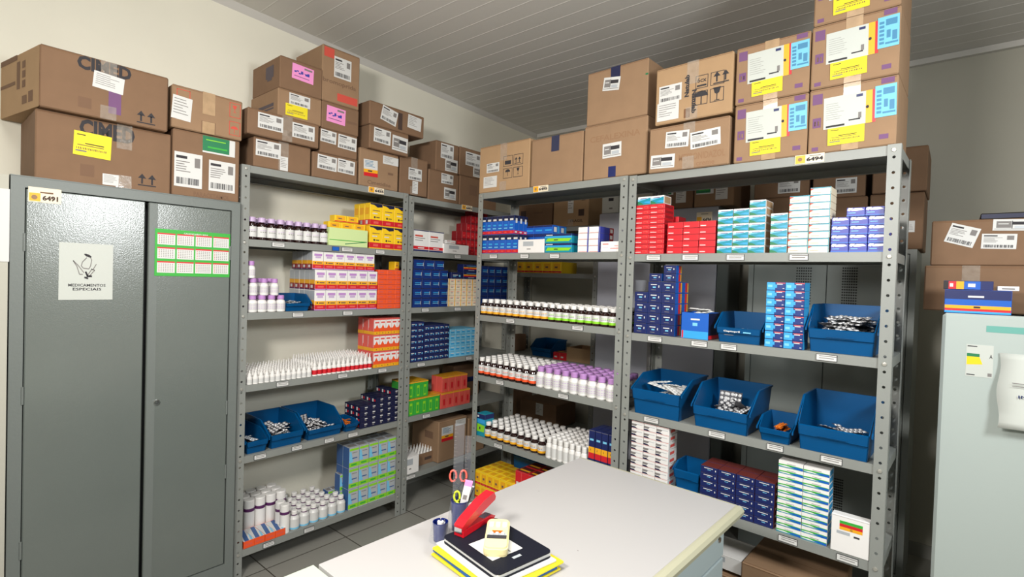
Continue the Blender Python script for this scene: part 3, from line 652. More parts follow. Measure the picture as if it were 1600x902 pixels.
# ================================================================ MEDICINE BOXES
G_ = lambda cx, cy, r, f='f': (f, [(cx+r*.9*math.cos(i*.7), cy+r*.55*math.sin(i*.7)) for i in range(9)], 'ink_card')
DIAG = [('f', [(0, .02), (1, .02), (1, .86), (.55, .7), (0, .45)], 'teal'), ('f', [(.0, .5), (.5, .62), (.9, .8), (0, .68)], 'cyan_pale'), ('f', [(0, .02), (.5, .02), (.25, .3), (0, .42)], 'dark_green'), ('f', [(.45, .3), (.95, .12), (1, .4), (.7, .4)], 'cyan'), ('f', .2, .72, .7, .8, 'violet_ink')]
KIND = {
 'yellow_generic': ('box_yellow', [('f', 0, .04, 1, .27, 'red'), ('f', .3, .1, .7, .2, 'salmon'), G_(.38, .38, .09), ('f', .5, .36, .78, .4, 'ink_card'), ('f', [(0, 1), (0, .93), (.3, .92), (.6, .82), (1, .86), (1, 1)], 'navy_dark'), ('f', .2, .52, .6, .57, 'paper'), ('f', .2, .66, .8, .69, 'ink_card_soft'), ('l', 0, .04, 1, .27, 'red'), ('l', .2, .08, .6, .24, 'paper'), ('l', .1, .5, .8, .8, 'amber_yellow')]),
 'lilac_generic': ('white', [('f', 0, 0, 1, .06, 'lilac'), ('f', 0, .06, 1, .27, 'red'), ('f', .25, .12, .8, .2, 'salmon'), ('f', 0, .27, 1, .46, 'amber_yellow'), G_(.25, .37, .08), ('f', .4, .33, .85, .39, 'ink_card_soft'), ('f', .15, .74, .85, .86, 'lilac'), ('f', .25, .62, .75, .72, 'lilac_pale'),
                   ('l', 0, 0, 1, .06, 'purple'), ('l', 0, .06, 1, .3, 'red_dark'), ('l', .2, .1, .6, .24, 'paper'), ('l', 0, .3, 1, .5, 'amber_yellow'), ('l', 0, .5, 1, .97, 'silver')]),
 'orange_box': ('orange', [('f', .15, .3, .6, .6, 'coral'), ('f', 0, .9, 1, 1, 'coral')]),
 'red_drop_box': ('salmon', [('f', 0, 0, 1, .2, 'amber_yellow'), G_(.5, .1, .07), ('f', 0, .2, 1, .4, 'orange'), ('f', 0, .4, 1, .9, 'white'), ('f', [(.2, .4), (.8, .4), (.5, .62)], 'orange'), ('f', .15, .7, .85, .8, 'salmon'), ('l', 0, 0, 1, .2, 'amber_yellow'), ('l', .9, .25, .96, .9, 'paper')]),
 'navy_text_box': ('navy_dark', [('f', .55, .6, .9, .78, 'paper'), ('f', .55, .3, .8, .45, 'ink_soft'), ('l', .2, .2, .45, .8, 'paper'), ('l', .55, .3, .8, .7, 'red')]),
 'green_silver_box': ('silver', [('f', 0, .06, 1, .26, 'lime'), ('f', .2, .12, .75, .2, 'green'), ('f', .05, .84, .95, .94, 'lime'), ('f', [(.0, .3), (.4, .3), (.2, .8), (0, .82)], 'cyan_pale'), ('f', .3, .45, .8, .5, 'slate_blue'), ('f', .3, .72, .8, .75, 'ink_soft'), ('l', 0, 0, 1, 1, 'slate_blue'), ('t', .1, .2, .9, .8, 'ink_soft')]),
 'orange_blue_box': ('orange', [('t', 0, 0, 1, .97, 'paper'), ('t', [(.1, 0), (.5, 0), (1, .97), (.6, .97)], 'slate_blue'), ('t', [(.65, 0), (.85, 0), (1, .3), (1, .6)], 'cyan_pale'), ('f', .1, .4, .8, .6, 'coral')]),
 'white_red_band': ('white', [('f', 0, .1, 1, .24, 'red'), ('f', .3, .14, .7, .19, 'paper'), ('f', 0, 0, 1, .08, 'navy'), ('f', .0, .95, 1, 1, 'navy'), ('f', .1, .68, .6, .76, 'red_ink'), ('f', .1, .6, .75, .63, 'ink_soft'), ('f', .1, .5, .6, .53, 'ink_soft')]),
 'crimson_box': ('red_dark', [('f', .1, .15, .9, .85, 'red'), ('f', .3, .35, .6, .5, 'salmon'), ('r', .2, .2, .8, .8, 'red')]),
 'navy_line_box': ('navy2', [('f', .28, .52, .9, .6, 'cyan'), ('f', .28, .36, .9, .42, 'cyan_pale'), ('f', .9, .3, .94, .66, 'paper'), ('f', 0, 0, .05, 1, 'navy_dark'), ('f', 0, .92, 1, 1, 'navy_dark')]),
 'cream_orange_box': ('cream', [('f', .02, .0, .16, 1, 'amber_yellow'), ('f', .4, .4, .8, .5, 'ink_soft'), ('f', .4, .65, .85, .72, 'salmon')]),
 'navy_white_box': ('navy', [('f', .15, .5, .6, .62, 'paper'), ('f', .15, .3, .45, .38, 'cyan_pale'), ('f', .7, .3, .85, .6, 'cyan_pale'), ('f', 0, .93, 1, 1, 'navy_dark')]),
 'pale_blue_box': ('cyan_pale', [('f', .2, .3, .8, .55, 'cyan'), ('f', .3, .65, .9, .75, 'paper')]),
 'green_box': ('green', [('f', .3, .1, .7, .75, 'lime'), ('f', .36, .2, .64, .6, 'green'), ('f', 0, .92, 1, 1, 'amber_yellow'), ('t', 0, 0, 1, 1, 'amber_yellow'), ('l', 0, .93, 1, 1, 'amber_yellow')]),
 'coral_box': ('salmon', [('f', .25, .12, .75, .75, 'coral'), ('f', .4, .2, .7, .6, 'red'), ('f', 0, .9, 1, 1, 'amber_yellow'), ('t', 0, 0, 1, 1, 'amber_yellow')]),
 'blue_red_tall': ('blue', [('f', 0, .72, 1, 1, 'navy_dark'), ('f', .25, .74, .85, .84, 'paper'), ('f', 0, .3, 1, .5, 'blue'), ('f', .25, .46, .8, .54, 'cyan'), ('f', .2, .3, .8, .36, 'cyan_pale'), ('f', 0, .03, 1, .2, 'red'), ('f', .3, .09, .7, .14, 'salmon'), ('r', 0, .03, 1, .2, 'red'), ('r', .2, .08, .7, .16, 'paper'), ('r', 0, .72, 1, 1, 'navy_dark'), ('r', .3, .6, .7, .85, 'paper')]),
 'blue_band_box': ('blue', [('f', 0, .8, 1, 1, 'navy'), ('f', .2, .4, .9, .55, 'cyan'), ('f', 0, 0, 1, .12, 'navy'), ('r', .2, .3, .6, .8, 'paper'), ('r', .7, .2, .95, .9, 'cyan')]),
 'teal_green_box': ('teal', [('f', 0, .78, 1, 1, 'navy'), ('f', .05, .84, .3, .92, 'paper'), ('f', 0, .58, 1, .76, 'cyan'), ('f', [(.04, .2), (.9, .2), (1, .5), (.12, .55)], 'lime'), ('f', .35, .3, .5, .42, 'ink'), ('r', 0, .78, 1, 1, 'navy')]),
 'white_violet_box': ('white', [('f', .9, 0, 1, 1, 'periwinkle'), ('f', .1, .05, .9, .1, 'salmon'), ('r', 0, 0, .7, 1, 'periwinkle'), ('r', .7, 0, 1, 1, 'red_dark'), ('r', .74, .2, .92, .8, 'paper')]),
 'white_pink_box': ('white', [('f', .1, .7, .4, .78, 'red_ink'), ('f', .5, .3, .95, .36, 'salmon'), ('f', .1, .4, .4, .44, 'lilac_pale'), ('f', .7, .55, .9, .6, 'salmon')]),
 'plain_white_box': ('white', [('f', .2, .5, .6, .85, 'silver'), ('f', .35, .25, .5, .32, 'ink_soft')]),
 'red_text_box': ('red', [('f', .08, .3, .5, .42, 'paper'), ('f', .08, .55, .35, .62, 'salmon'), ('f', .6, .3, .9, .7, 'salmon'), ('f', .62, .35, .85, .6, 'red'), ('f', 0, .0, 1, .06, 'red_dark'), ('r', .1, .2, .9, .8, 'red_dark')]),
 'red_box': ('red', [('f', .08, .22, .42, .34, 'paper'), ('f', .08, .4, .3, .45, 'salmon'), ('f', 0, 0, 1, .05, 'red_dark'), ('r', 0, 0, 1, 1, 'red_dark')]),
 'teal_white_box': ('white', DIAG+[('r', .1, .1, .9, .9, 'card_light')]),
 'white_teal_edge': ('cream', [('f', 0, .84, 1, 1, 'teal'), ('f', [(0, .9), (0, .6), (.2, .85)], 'red_ink'), ('f', .1, .4, .85, .5, 'silver'), ('f', .1, .28, .5, .32, 'ink_soft'), ('f', 0, 0, 1, .05, 'silver'), ('f', .96, 0, 1, 1, 'teal')]),
 'violet_blue_box': ('periwinkle', [('f', [(.02, .72), (.15, .6), (.35, .95), (.1, .97)], 'white'), ('f', [(.2, .72), (.45, .92), (.8, .9), (.95, .7), (.6, .62), (.3, .62)], 'white'), ('f', 0, 0, 1, .14, 'blue'), ('f', .1, .35, .5, .42, 'cyan_pale')]),
 'navy_dot_box': ('navy', [('f', .2, .68, .65, .76, 'paper'), ('f', .35, .42, .58, .54, 'cyan_pale'), ('f', .25, .2, .6, .24, 'ink_soft'), ('f', .78, .45, .84, .65, 'paper'), ('r', 0, .0, 1, 1, 'blue'), ('r', .5, .05, .8, .95, 'red'), ('r', .82, .05, 1, .95, 'amber_yellow'), ('t', .1, .1, .9, .9, 'navy_dark')]),
 'navy_brown_box': ('navy', [('f', .2, .7, .72, .8, 'paper'), ('f', .4, .48, .6, .56, 'cyan_pale'), ('f', .85, .45, .9, .7, 'paper'), ('f', 0, 0, 1, .05, 'navy_dark'), ('r', 0, 0, 1, 1, 'brown_red'), ('t', .0, 0, 1, 1, 'brown_red'), ('r', .3, .3, .6, .6, 'paper')]),
 'cyan_navy_box': ('navy2', [('f', 0, .04, .45, .96, 'cyan'), ('f', .25, .3, .55, .7, 'cyan'), ('f', .06, .35, .3, .65, 'cyan_pale'), ('f', .55, .7, .85, .8, 'paper'), ('f', .5, .85, 1, .93, 'salmon'), ('f', .85, .2, .95, .28, 'paper'), ('r', 0, 0, 1, 1, 'cyan')]),
 'white_navy_corner': ('white', [('f', [(0, .3), (.35, .3), (.5, .6), (0, .62)], 'ink_soft'), ('f', [(0, .0), (.5, 0), (.3, .22), (0, .22)], 'navy_dark'), ('f', .4, .55, .9, .62, 'silver'), ('f', 0, .95, 1, 1, 'salmon'), ('t', .05, .05, .95, .35, 'silver'), ('t', 0, .4, 1, 1, 'brown_red'), ('r', .2, .3, .7, .7, 'salmon')]),
 'wave_white_box': ('white', [('f', 0, .0, 1, .12, 'teal'), ('f', [(0, .25), (.3, .32), (1, 0), (1, .45), (.5, .5), (0, .45)], 'green'), ('f', [(.45, .2), (1, .0), (1, .35), (.7, .38)], 'blue'), ('f', [(0, 0), (.5, 0), (0, .2)], 'teal'), ('f', .35, .6, .7, .66, 'ink_soft'), ('r', .1, .1, .9, .9, 'cyan')]),
 'navy_stripe_box': ('navy', [('f', 0, .32, 1, .46, 'red'), ('f', 0, .46, 1, .6, 'amber_yellow'), G_(.35, .53, .05), ('f', .2, .75, .8, .8, 'cyan_pale'), ('f', .3, .15, .7, .2, 'paper'), ('f', .96, 0, 1, 1, 'navy_dark')]),
 'yellow_red_box': ('box_yellow', [('f', 0, .05, 1, .2, 'red'), ('f', .3, .1, .7, .15, 'salmon'), ('f', .15, .3, .85, .85, 'amber_yellow'), ('f', .3, .45, .6, .6, 'ink_card_soft'), ('t', .2, .2, .8, .8, 'amber_yellow')]),
 'red_white_dots': ('red', [('f', .1, .3, .3, .5, 'paper'), ('f', .6, .3, .8, .5, 'paper'), ('f', .5, .0, .54, 1, 'salmon'), ('t', .05, .1, .95, .9, 'brown_red'), ('t', .1, .3, .9, .5, 'amber_yellow')]),
 'gray_card_box': ('paper_gray', [('f', .3, .6, .7, .75, 'ink'), ('f', .35, .2, .65, .3, 'ink_soft')]),
}
CNT = [0]
def medmesh(kind, W, D, H):
    base, pats = KIND[kind]
    b = MB(); c = min(.0012, H*.06)
    b.cbox(0, W, 0, D, 0, H, base, c)
    cnt = {}
    for p in pats:
        f = p[0]; A, B = (W, H) if f == 'f' else (D, H) if f in 'lr' else (W, D)
        cnt[f] = cnt.get(f, 0)+1
        poly = p[1] if isinstance(p[1], list) else [(p[1], p[2]), (p[3], p[2]), (p[3], p[4]), (p[1], p[4])]
        e = .0
        poly = [(min(max(a, .004), .996)*A, min(max(q, .006), .994)*B) for a, q in poly]
        b.flat(poly, p[-1], f, .00015+.00012*cnt[f], (W, D, H))
    # tuck flap slit seen on every carton end
    b.rect(W*.04, H*.985, W*.96, H*.993, 'ink_soft', 'f', .0011, (W, D, H))
    return b.mesh(kind)
def G(u, lv, kind, xl, xr, heights, top, D, desc, where, group, d0=.012, deep=1, name=None, exp=None, jit=.0015, zb=None, rowword='row up', colword='column', skip=None, s0=None, lift=0.0006, rz=0):
    """top=(px,py,n): n boxes high reach up to pixel py at px"""
    zb = LV[u][lv]+lift if zb is None else zb
    if s0 is None: s0 = S(u, xl, zb, d0); s1 = S(u, xr, zb, d0)
    else: s1 = s0+xr
    if zb < LV[u][0]-.03 and u in 'ABCD' and xl is not None: s0 = max(s0, .005); s1 = min(s1, {'A': WA, 'B': WB, 'C': WC, 'D': WD}[u]-.005)
    d0 = max(d0, .004) if u in 'ABCD' else d0
    n = len(heights); w = (s1-s0)/n; W = w-.0014
    h = (HZ(u, top[0], top[1], d0)[1]-zb)/top[2] if len(top) == 3 else top[0]; H = h-.0006
    me = medmesh(kind, W, D, H); name = name or (kind if kind.endswith('_box') else kind+'_box')
    exp = exp or ('l' if u in 'AB' else 'r')
    one = (n == 1); rows_ = max(heights)
    for c in range(n):
        for r in range(heights[c]):
            for k in range(deep):
                nb = c-1 if exp == 'l' else c+1
                vis = k == 0 or r == heights[c]-1 or nb < 0 or nb >= n or heights[nb] <= r
                if not vis or (skip and skip(c, r, k)): continue
                jx = random.uniform(-1, 1)*min(jit, .0006); jy = random.uniform(0, jit)
                p = Wp(u, s0+c*w+.0007+jx, d0+k*(D+.0022)+jy, zb+r*h)
                o = put(name, me, None, p, FR[u][1])
                parts = [desc]
                if n > 1: parts.append('%s %s' % (nth(c+1), colword))
                if rows_ > 1: parts.append('%s row up' % nth(r+1))
                if deep > 1 and k > 0: parts.append('%s deep' % nth(k+1))
                parts.append(where)
                tag(o, ', '.join(parts[:-1])+', '+where, 'medicine box', group if n*rows_ > 1 or deep > 1 else group)
                CNT[0] += 1
    return s0, s1, zb, h

# ---- first rack (A)
G('A', 1, 'yellow_generic', 577, 634, [2, 2, 2], (590, 318, 2), .05, 'yellow and red box', 'top shelf, first rack', 'yellow generic boxes on the first rack', deep=3)
t = G('A', 2, 'lilac_generic', 491, 588.5, [2]*6, (540, 419+4, 2), .05, 'white, yellow and red box', 'lilac-labelled block, first rack', 'lilac-labelled generic boxes', deep=5) if False else None
zA = LV['A'][2]+.0006
t = G('A', 2, 'lilac_generic', 491, 588.5, [2]*6, (589, 424.5, 2), .05, 'white, yellow and red box', 'lilac-text block, first rack', 'lilac-text generic boxes on the first rack', deep=5)
G('A', 2, 'lilac_generic', 488, 585, [1]*6, (min(t[3], LV['A'][1]-.0335-t[2]-2*t[3]),), .05, 'white, yellow and red box', 'top layer of lilac-text block', 'lilac-text generic boxes, top layer', deep=4, zb=t[2]+2*t[3]+.0003)
G('A', 2, 'orange_box', 590, 629.5, [8, 8, 8], (600, 421.5, 8), .07, 'plain orange box', 'beside lilac-text block, first rack', 'orange boxes on the first rack', deep=2)
G('A', 2, 'yellow_red_box', 617, 631, [1], (.05,), .06, 'small red and yellow box', 'lying on the orange boxes, first rack', 'single red-yellow box', zb=LV['A'][2]+.0006+HZ('A', 600, 421.5, .012)[1]-LV['A'][2], d0=.06)
G('A', 3, 'red_drop_box', 583, 627.5, [3]*5, (606, 497, 3), .05, 'red, white and yellow box', 'beside droppers', 'red and yellow boxes beside the droppers', deep=3)
G('A', 4, 'navy_text_box', 562.5, 622, [4, 4, 5, 5, 6], (566, 635.5, 4), .05, 'navy box', 'stepped block beside blue bins', 'navy boxes beside the bins on the first rack', deep=3)
G('A', 5, 'green_silver_box', 543.5, 618, [3]*5, (545, 701, 3), .06, 'silver, green and blue box', 'bottom shelf, first rack', 'tall green and silver boxes', deep=2)
G('A', 5, 'green_silver_box', 530, 541, [2], (.092,), .05, 'blue-sided tall box', 'left of the silver green wall, first rack', 'blue-sided boxes', d0=.07)
G('A', 5, 'green_silver_box', 512, 528, [1, 1], (.092,), .05, 'blue-sided tall box', 'behind small vials, first rack', 'blue-sided boxes behind vials', d0=.12)
G('A', 5, 'orange_blue_box', 381, 447, [1]*4, (.034,), .12, 'flat orange box with blue top', 'front left, bottom shelf of first rack', 'orange and blue boxes', d0=.0)

# ---- corner rack (B)
G('B', 1, 'white_red_band', 645.5, 693, [1, 1], (669, 360.5, 1), .12, 'white box with red band', 'top shelf of corner rack', 'white boxes with a red band')
G('B', 1, 'plain_white_box', 694, 733, [1], (712, 382, 1), .10, 'plain white box with grey label', 'top shelf of corner rack', 'plain white box', d0=.0)
G('B', 1, 'crimson_box', 721, 760, [3, 4, 5, 6, 6, 6], (746, 338, 5), .05, 'small dark red box', 'stepped pile on corner rack', 'dark red boxes on the corner rack', d0=.11, deep=2, exp='l')
G('B', 1, 'white_pink_box', 697, 712, [1], (.022,), .05, 'small white box', 'lying on white tray box, corner rack', 'small white boxes', zb=HZ('B', 712, 382, 0)[1]+.002, d0=.01)
G('B', 1, 'crimson_box', 713, 722, [1], (.03,), .05, 'single red box', 'standing on plain white box, corner rack', 'red box on the white box', zb=HZ('B', 712, 382, 0)[1]+.002, d0=.02)
t = G('B', 2, 'navy_line_box', 643.5, 699, [4]*4, (670, 421, 4), .07, 'navy box with light lines', 'main wall, corner rack', 'navy boxes with pale blue lines', deep=2)
G('B', 2, 'navy_line_box', 646, 694, [1]*3, (t[3],), .07, 'navy box with light lines', 'loose top layer, corner rack', 'navy boxes, top layer', zb=t[2]+4*t[3]+.0004)
t = G('B', 2, 'cream_orange_box', 700, 745, [5]*5, (722, 436, 5), .07, 'cream box with orange stripe', 'corner rack', 'cream and orange boxes')
G('B', 2, 'navy_white_box', 705, 722, [1], (.04,), .06, 'flat navy box', 'lying on the cream boxes, corner rack', 'navy box', zb=t[2]+5*t[3]+.001)
G('B', 2, 'navy_stripe_box', 724, 748, [2], (.048,), .06, 'yellow, red and blue striped box', 'on the cream boxes, corner rack', 'striped boxes on the cream boxes', zb=t[2]+5*t[3]+.001)
G('B', 2, 'navy_line_box', 750, 792, [4]*4, (770, 416, 4), .07, 'navy box with light lines', 'seen through the bottle rack', 'navy boxes behind the bottle rack')
G('B', 3, 'navy_white_box', 640.5, 661.5, [7, 7], (650, 503, 7), .06, 'navy box with white text', 'taller pile, third shelf, corner rack', 'navy boxes, taller pile')
G('B', 3, 'navy_white_box', 662, 701, [6]*5, (680, 507.5, 6), .06, 'navy box with white text', 'wide pile, corner rack', 'navy boxes, wide pile', deep=3)
G('B', 3, 'pale_blue_box', 702, 742.5, [5]*5, (722, 513.5, 5), .07, 'pale blue box', 'third shelf, corner rack', 'pale blue boxes', deep=2)
t = G('B', 4, 'green_box', 636.5, 687, [1]*5, (660, 621, 1), .05, 'green box with yellow top', 'lower layer, corner rack', 'green boxes, lower layer', deep=3)
G('B', 4, 'green_box', 636.5, 669, [1]*3, (t[3],), .05, 'green box with yellow top', 'upper layer, corner rack', 'green boxes, upper layer', deep=3, zb=t[2]+t[3]+.001, d0=.02)
t = G('B', 4, 'coral_box', 688.5, 734.5, [1]*5, (711, 611, 1), .05, 'coral red box with yellow edge', 'lower layer, corner rack', 'coral boxes, lower layer', deep=2)
G('B', 4, 'coral_box', 690.5, 730, [1]*4, (t[3],), .05, 'coral red box with yellow edge', 'upper layer, corner rack', 'coral boxes, upper layer', deep=2, zb=t[2]+t[3]+.001, d0=.02)
G('B', 5, 'plain_white_box', 631, 655, [1], (643, 713, 1), .07, 'open white carton with grey label', 'bottom shelf of corner rack', 'white carton', d0=.0)

# ---- bottle rack (C)
t = G('C', 1, 'blue_red_tall', 751.5, 809.5, [1]*6, (780, 367, 1), .035, 'tall blue box with red foot', 'lower layer, bottle rack', 'tall blue and red boxes, lower layer', deep=2)
G('C', 1, 'blue_red_tall', 751.5, 803, [1]*6, (t[3],), .035, 'tall blue box with red foot', 'upper layer, bottle rack', 'tall blue and red boxes, upper layer', deep=3, zb=t[2]+t[3]+.001)
G('C', 1, 'plain_white_box', 808, 849, [1], (828, 374, 1), .09, 'white box with grey label', 'top shelf of bottle rack', 'white box', d0=.0)
G('C', 1, 'blue_band_box', 819, 862, [3]*3, (840, 352.5, 3), .06, 'bright blue box', 'behind white box, bottle rack', 'bright blue boxes', d0=.115, deep=2)
G('C', 1, 'teal_green_box', 850, 892.5, [2], (870, 365.5, 2), .07, 'wide teal and lime box', 'top shelf of bottle rack', 'teal and lime boxes', d0=.002)
G('C', 1, 'white_violet_box', 902, 936, [4, 4], (918, 354.5, 4), .12, 'white box with violet side', 'top shelf of bottle rack', 'white boxes with violet sides', d0=.01)
G('C', 1, 'white_pink_box', 937, 968, [1], (952, 377, 1), .03, 'white box with pink print', 'right end, bottle rack top shelf', 'white box with pink print', d0=-.0 + .0)
G('C', 4, 'teal_green_box', 743.5, 757, [1], (748, 646, 1), .07, 'upright teal and white box', 'left end of the lowest bottle shelf', 'teal box', d0=.012)
G('C', 4, 'navy_stripe_box', 918, 959, [1]*4, (938, 675.5, 1), .06, 'tall navy box with yellow and red stripes', 'behind the table corner', 'navy boxes with yellow and red stripes', deep=2)
G('C', 5, 'yellow_red_box', 741, 800, [2]*6, (764, 742, 2), .05, 'yellow box', 'bottom shelf, bottle rack', 'yellow and red boxes', deep=4)
G('C', 5, 'red_white_dots', 803, 862, [2]*3, (820, 740, 2), .08, 'red white-dotted box', 'bottle rack bottom shelf', 'red boxes with white squares', d0=.03, deep=2)

# ---- bin rack (D)
t = G('D', 1, 'red_text_box', 990, 1036, [10, 10], (1012, 320, 10), .09, 'flat red box', 'tallest red pile, right rack', 'red boxes in the tall pile')
G('D', 1, 'teal_white_box', 996, 1037, [1, 1], (.035,), .07, 'teal and white box', 'lying on the tall red pile', 'teal boxes on the red pile', zb=t[2]+10*t[3]+.0008)
G('D', 1, 'red_box', 1041, 1117, [5, 5, 5], (1080, 346, 5), .08, 'flat red box with white text', 'lower red pile, right rack', 'red boxes in the lower pile')
G('D', 1, 'red_box', 1043, 1075, [7, 6], (.024,), .07, 'flat red box', 'back row behind lower red pile', 'red boxes at the back', d0=.13)
G('D', 1, 'teal_white_box', 1119.5, 1194, [6, 6, 7], (1155, 326, 6), .09, 'teal and white box', 'three-column pile, right rack', 'teal and white boxes in the wide pile')
G('D', 1, 'teal_white_box', 1202, 1229, [5], (1216, 333, 5), .09, 'teal and white box', 'single narrow pile, right rack', 'teal and white boxes in the narrow pile')
G('D', 1, 'white_teal_edge', 1230, 1262, [8], (1245, 306, 8), .09, 'white box with teal edge', 'eight-high pile, right rack', 'white and teal boxes, lower pile')
G('D', 1, 'white_teal_edge', 1262, 1295, [9], (1279, 292.5, 9), .09, 'white box with teal edge', 'nine-high pile, right rack', 'white and teal boxes, higher pile')
t = G('D', 1, 'violet_blue_box', 1297, 1385, [4, 4, 4], (1345, 338, 4), .11, 'violet-blue and white box', 'right end, right rack top shelf', 'violet-blue boxes')
G('D', 1, 'violet_blue_box', 1322, 1382, [1, 1], (t[3],), .11, 'violet-blue and white box', 'lying on the violet-blue pile', 'violet-blue boxes on top', zb=t[2]+4*t[3]+.001)
G('D', 2, 'navy_dot_box', 989.5, 1053, [4, 5, 5], (1020, 440, 5), .06, 'navy box with white print', 'left pile, right rack', 'navy boxes with coloured sides', deep=2)
t5 = HZ('D', 1020, 440, .012)[1]
G('D', 2, 'navy_dot_box', 1014, 1034, [1], (.034,), .05, 'small navy box', 'on the middle navy column, right rack', 'small navy boxes', zb=t5+.001, d0=.02)
G('D', 2, 'navy_dot_box', 1036, 1056, [2], (.034,), .05, 'small navy box', 'on the third navy column, right rack', 'small navy boxes on third column', zb=t5+.001, d0=.02)
t = G('D', 2, 'cyan_navy_box', 1194, 1254, [8, 8], (1224, 441, 8), .07, 'cyan and navy box', 'tall pile between two blue bins', 'cyan and navy boxes', d0=.004)
G('D', 4, 'white_navy_corner', 983.5, 1042, [9, 9, 9], (1010, 662, 9), .08, 'white box with dark corner', 'left end, lowest shelf, right rack', 'white boxes with dark corners')
G('D', 4, 'pale_blue_box', 1047, 1098, [1, 1], (.03,), .11, 'flat pale blue box', 'under the small blue bin', 'pale blue boxes under the bin', d0=.012)
G('D', 4, 'navy_brown_box', 1092, 1208, [6, 6, 6, 6], (1150, 741, 6), .06, 'navy box with brown side', 'lowest shelf, right rack', 'navy boxes with brown sides', d0=.012, deep=2)
G('D', 4, 'wave_white_box', 1212, 1292, [11, 11], (1250, 726, 11), .07, 'white box with green wave', 'lowest shelf, right rack', 'white boxes with green waves')

# ================================================================ BOTTLES
def bottle(kind, r, h):
    """root mesh is the glass or plastic body; cap and paper label are its parts"""
    b = MB(); cap = MB(); lab = None; n = 14
    if kind in ('amber_lilac', 'amber_white', 'amber_green', 'amber_orange'):
        b.lathe([(0, 0, 'amber'), (r*.92, 0, 'amber'), (r, h*.03, 'amber'), (r, h*.62, 'amber'), (r*.9, h*.70, 'amber'), (r*.5, h*.78, 'amber'), (r*.5, h*.82, 'amber'), (0, h*.82, 'amber')], n)
        cm = 'lilac_pale' if kind == 'amber_lilac' else 'white_plastic'; cr = r*.78 if kind == 'amber_lilac' else r*.66
        cap.lathe([(cr, h*.79, cm), (cr, h*.97, cm), (cr*.92, h, cm), (0, h, cm)], n)
        lab = MB(); lc = {'amber_lilac': 'lilac_pale', 'amber_white': 'amber_yellow', 'amber_green': 'lime', 'amber_orange': 'orange'}[kind]; e = .0003
        z0, z1 = h*.12, h*.58
        lab.lathe([(r+e*.2, z0, 'paper'), (r+e, z0, lc if kind != 'amber_lilac' else 'paper'), (r+e, z0+(z1-z0)*.28, 'paper'), (r+e, z1, 'paper'), (r+e*.2, z1, 'paper')], n)
        for k in (-2, -1, 0, 1):
            a = R(-90+k*25+10); a2 = a+R(16)
            for zz, mm in ((.62, lc), (.46, 'ink_soft')):
                lab.add([((r+2*e)*math.cos(q), (r+2*e)*math.sin(q), z0+(z1-z0)*z_) for q, z_ in ((a, zz), (a2, zz), (a2, zz+.07), (a, zz+.07))], [(0, 1, 2, 3)], mm)
    elif kind in ('white_lilac', 'white_small'):
        cm = 'lilac' if kind == 'white_lilac' else 'white_plastic'
        b.lathe([(0, 0, 'white_plastic'), (r*.9, 0, 'white_plastic'), (r, h*.04, 'white_plastic'), (r, h*.56, 'white_plastic'), (r*.86, h*.68, 'white_plastic'), (r*.5, h*.76, 'white_plastic'), (r*.5, h*.8, 'white_plastic'), (0, h*.8, 'white_plastic')], n)
        cr = r*.74; cap.lathe([(cr, h*.76, cm), (cr, h*.97, cm), (cr*.9, h, cm), (0, h, cm)], n)
        lab = MB(); e = .0003; z0, z1 = h*.12, h*.54
        lab.lathe([(r+e*.2, z0, 'paper'), (r+e, z0, 'paper'), (r+e, z1, 'paper'), (r+e*.2, z1, 'paper')], n)
        for k in (range(-4, 4) if kind == 'white_lilac' else ()):
            a = R(-90+k*28); a2 = a+R(18)
            for zz in (.2, .42, .7):
                lab.add([((r+2*e)*math.cos(q), (r+2*e)*math.sin(q), z0+(z1-z0)*z_) for q, z_ in ((a, zz), (a2, zz), (a2, zz+.08), (a, zz+.08))], [(0, 1, 2, 3)], 'lilac_pale')
    elif kind == 'jar_purple':
        b.lathe([(0, 0, 'white_plastic'), (r, 0, 'white_plastic'), (r, h*.66, 'purple'), (r*1.01, h*.74, 'purple'), (r*.9, h*.76, 'white_plastic'), (0, h*.76, 'white_plastic')], n)
        cap.lathe([(r*.97, h*.755, 'white_plastic'), (r*.97, h*.98, 'white_plastic'), (r*.9, h, 'white_plastic'), (0, h, 'white_plastic')], n)
    elif kind == 'vial':
        b.lathe([(0, 0, 'frost'), (r*.9, 0, 'frost'), (r, h*.05, 'cyan_pale'), (r, h*.14, 'frost'), (r, h*.58, 'frost'), (r*.8, h*.68, 'frost'), (r*.45, h*.76, 'frost'), (0, h*.76, 'frost')], n)
        cap.lathe([(r*.58, h*.75, 'purple'), (r*.58, h*.8, 'white_plastic'), (r*.6, h*.97, 'white_plastic'), (r*.5, h, 'white_plastic'), (0, h, 'white_plastic')], n)
    elif kind in ('dropper', 'dropper_red'):
        m2 = 'frost' if kind == 'dropper' else 'red'
        b.lathe([(0, 0, 'white_plastic'), (r, 0, 'white_plastic'), (r, h*.08, m2), (r, h*.34, 'white_plastic'), (r, h*.46, 'white_plastic'), (r*.6, h*.54, 'white_plastic'), (0, h*.54, 'white_plastic')], 10)
        cap.lathe([(r*.72, h*.53, 'white_plastic'), (r*.6, h*.72, 'white_plastic'), (r*.3, h*.76, 'white_plastic'), (r*.2, h*.98, 'white_plastic'), (0, h, 'white_plastic')], 10)
    return b.mesh('bottle_body'), cap.mesh('cap'), lab.mesh('paper_label') if lab else None
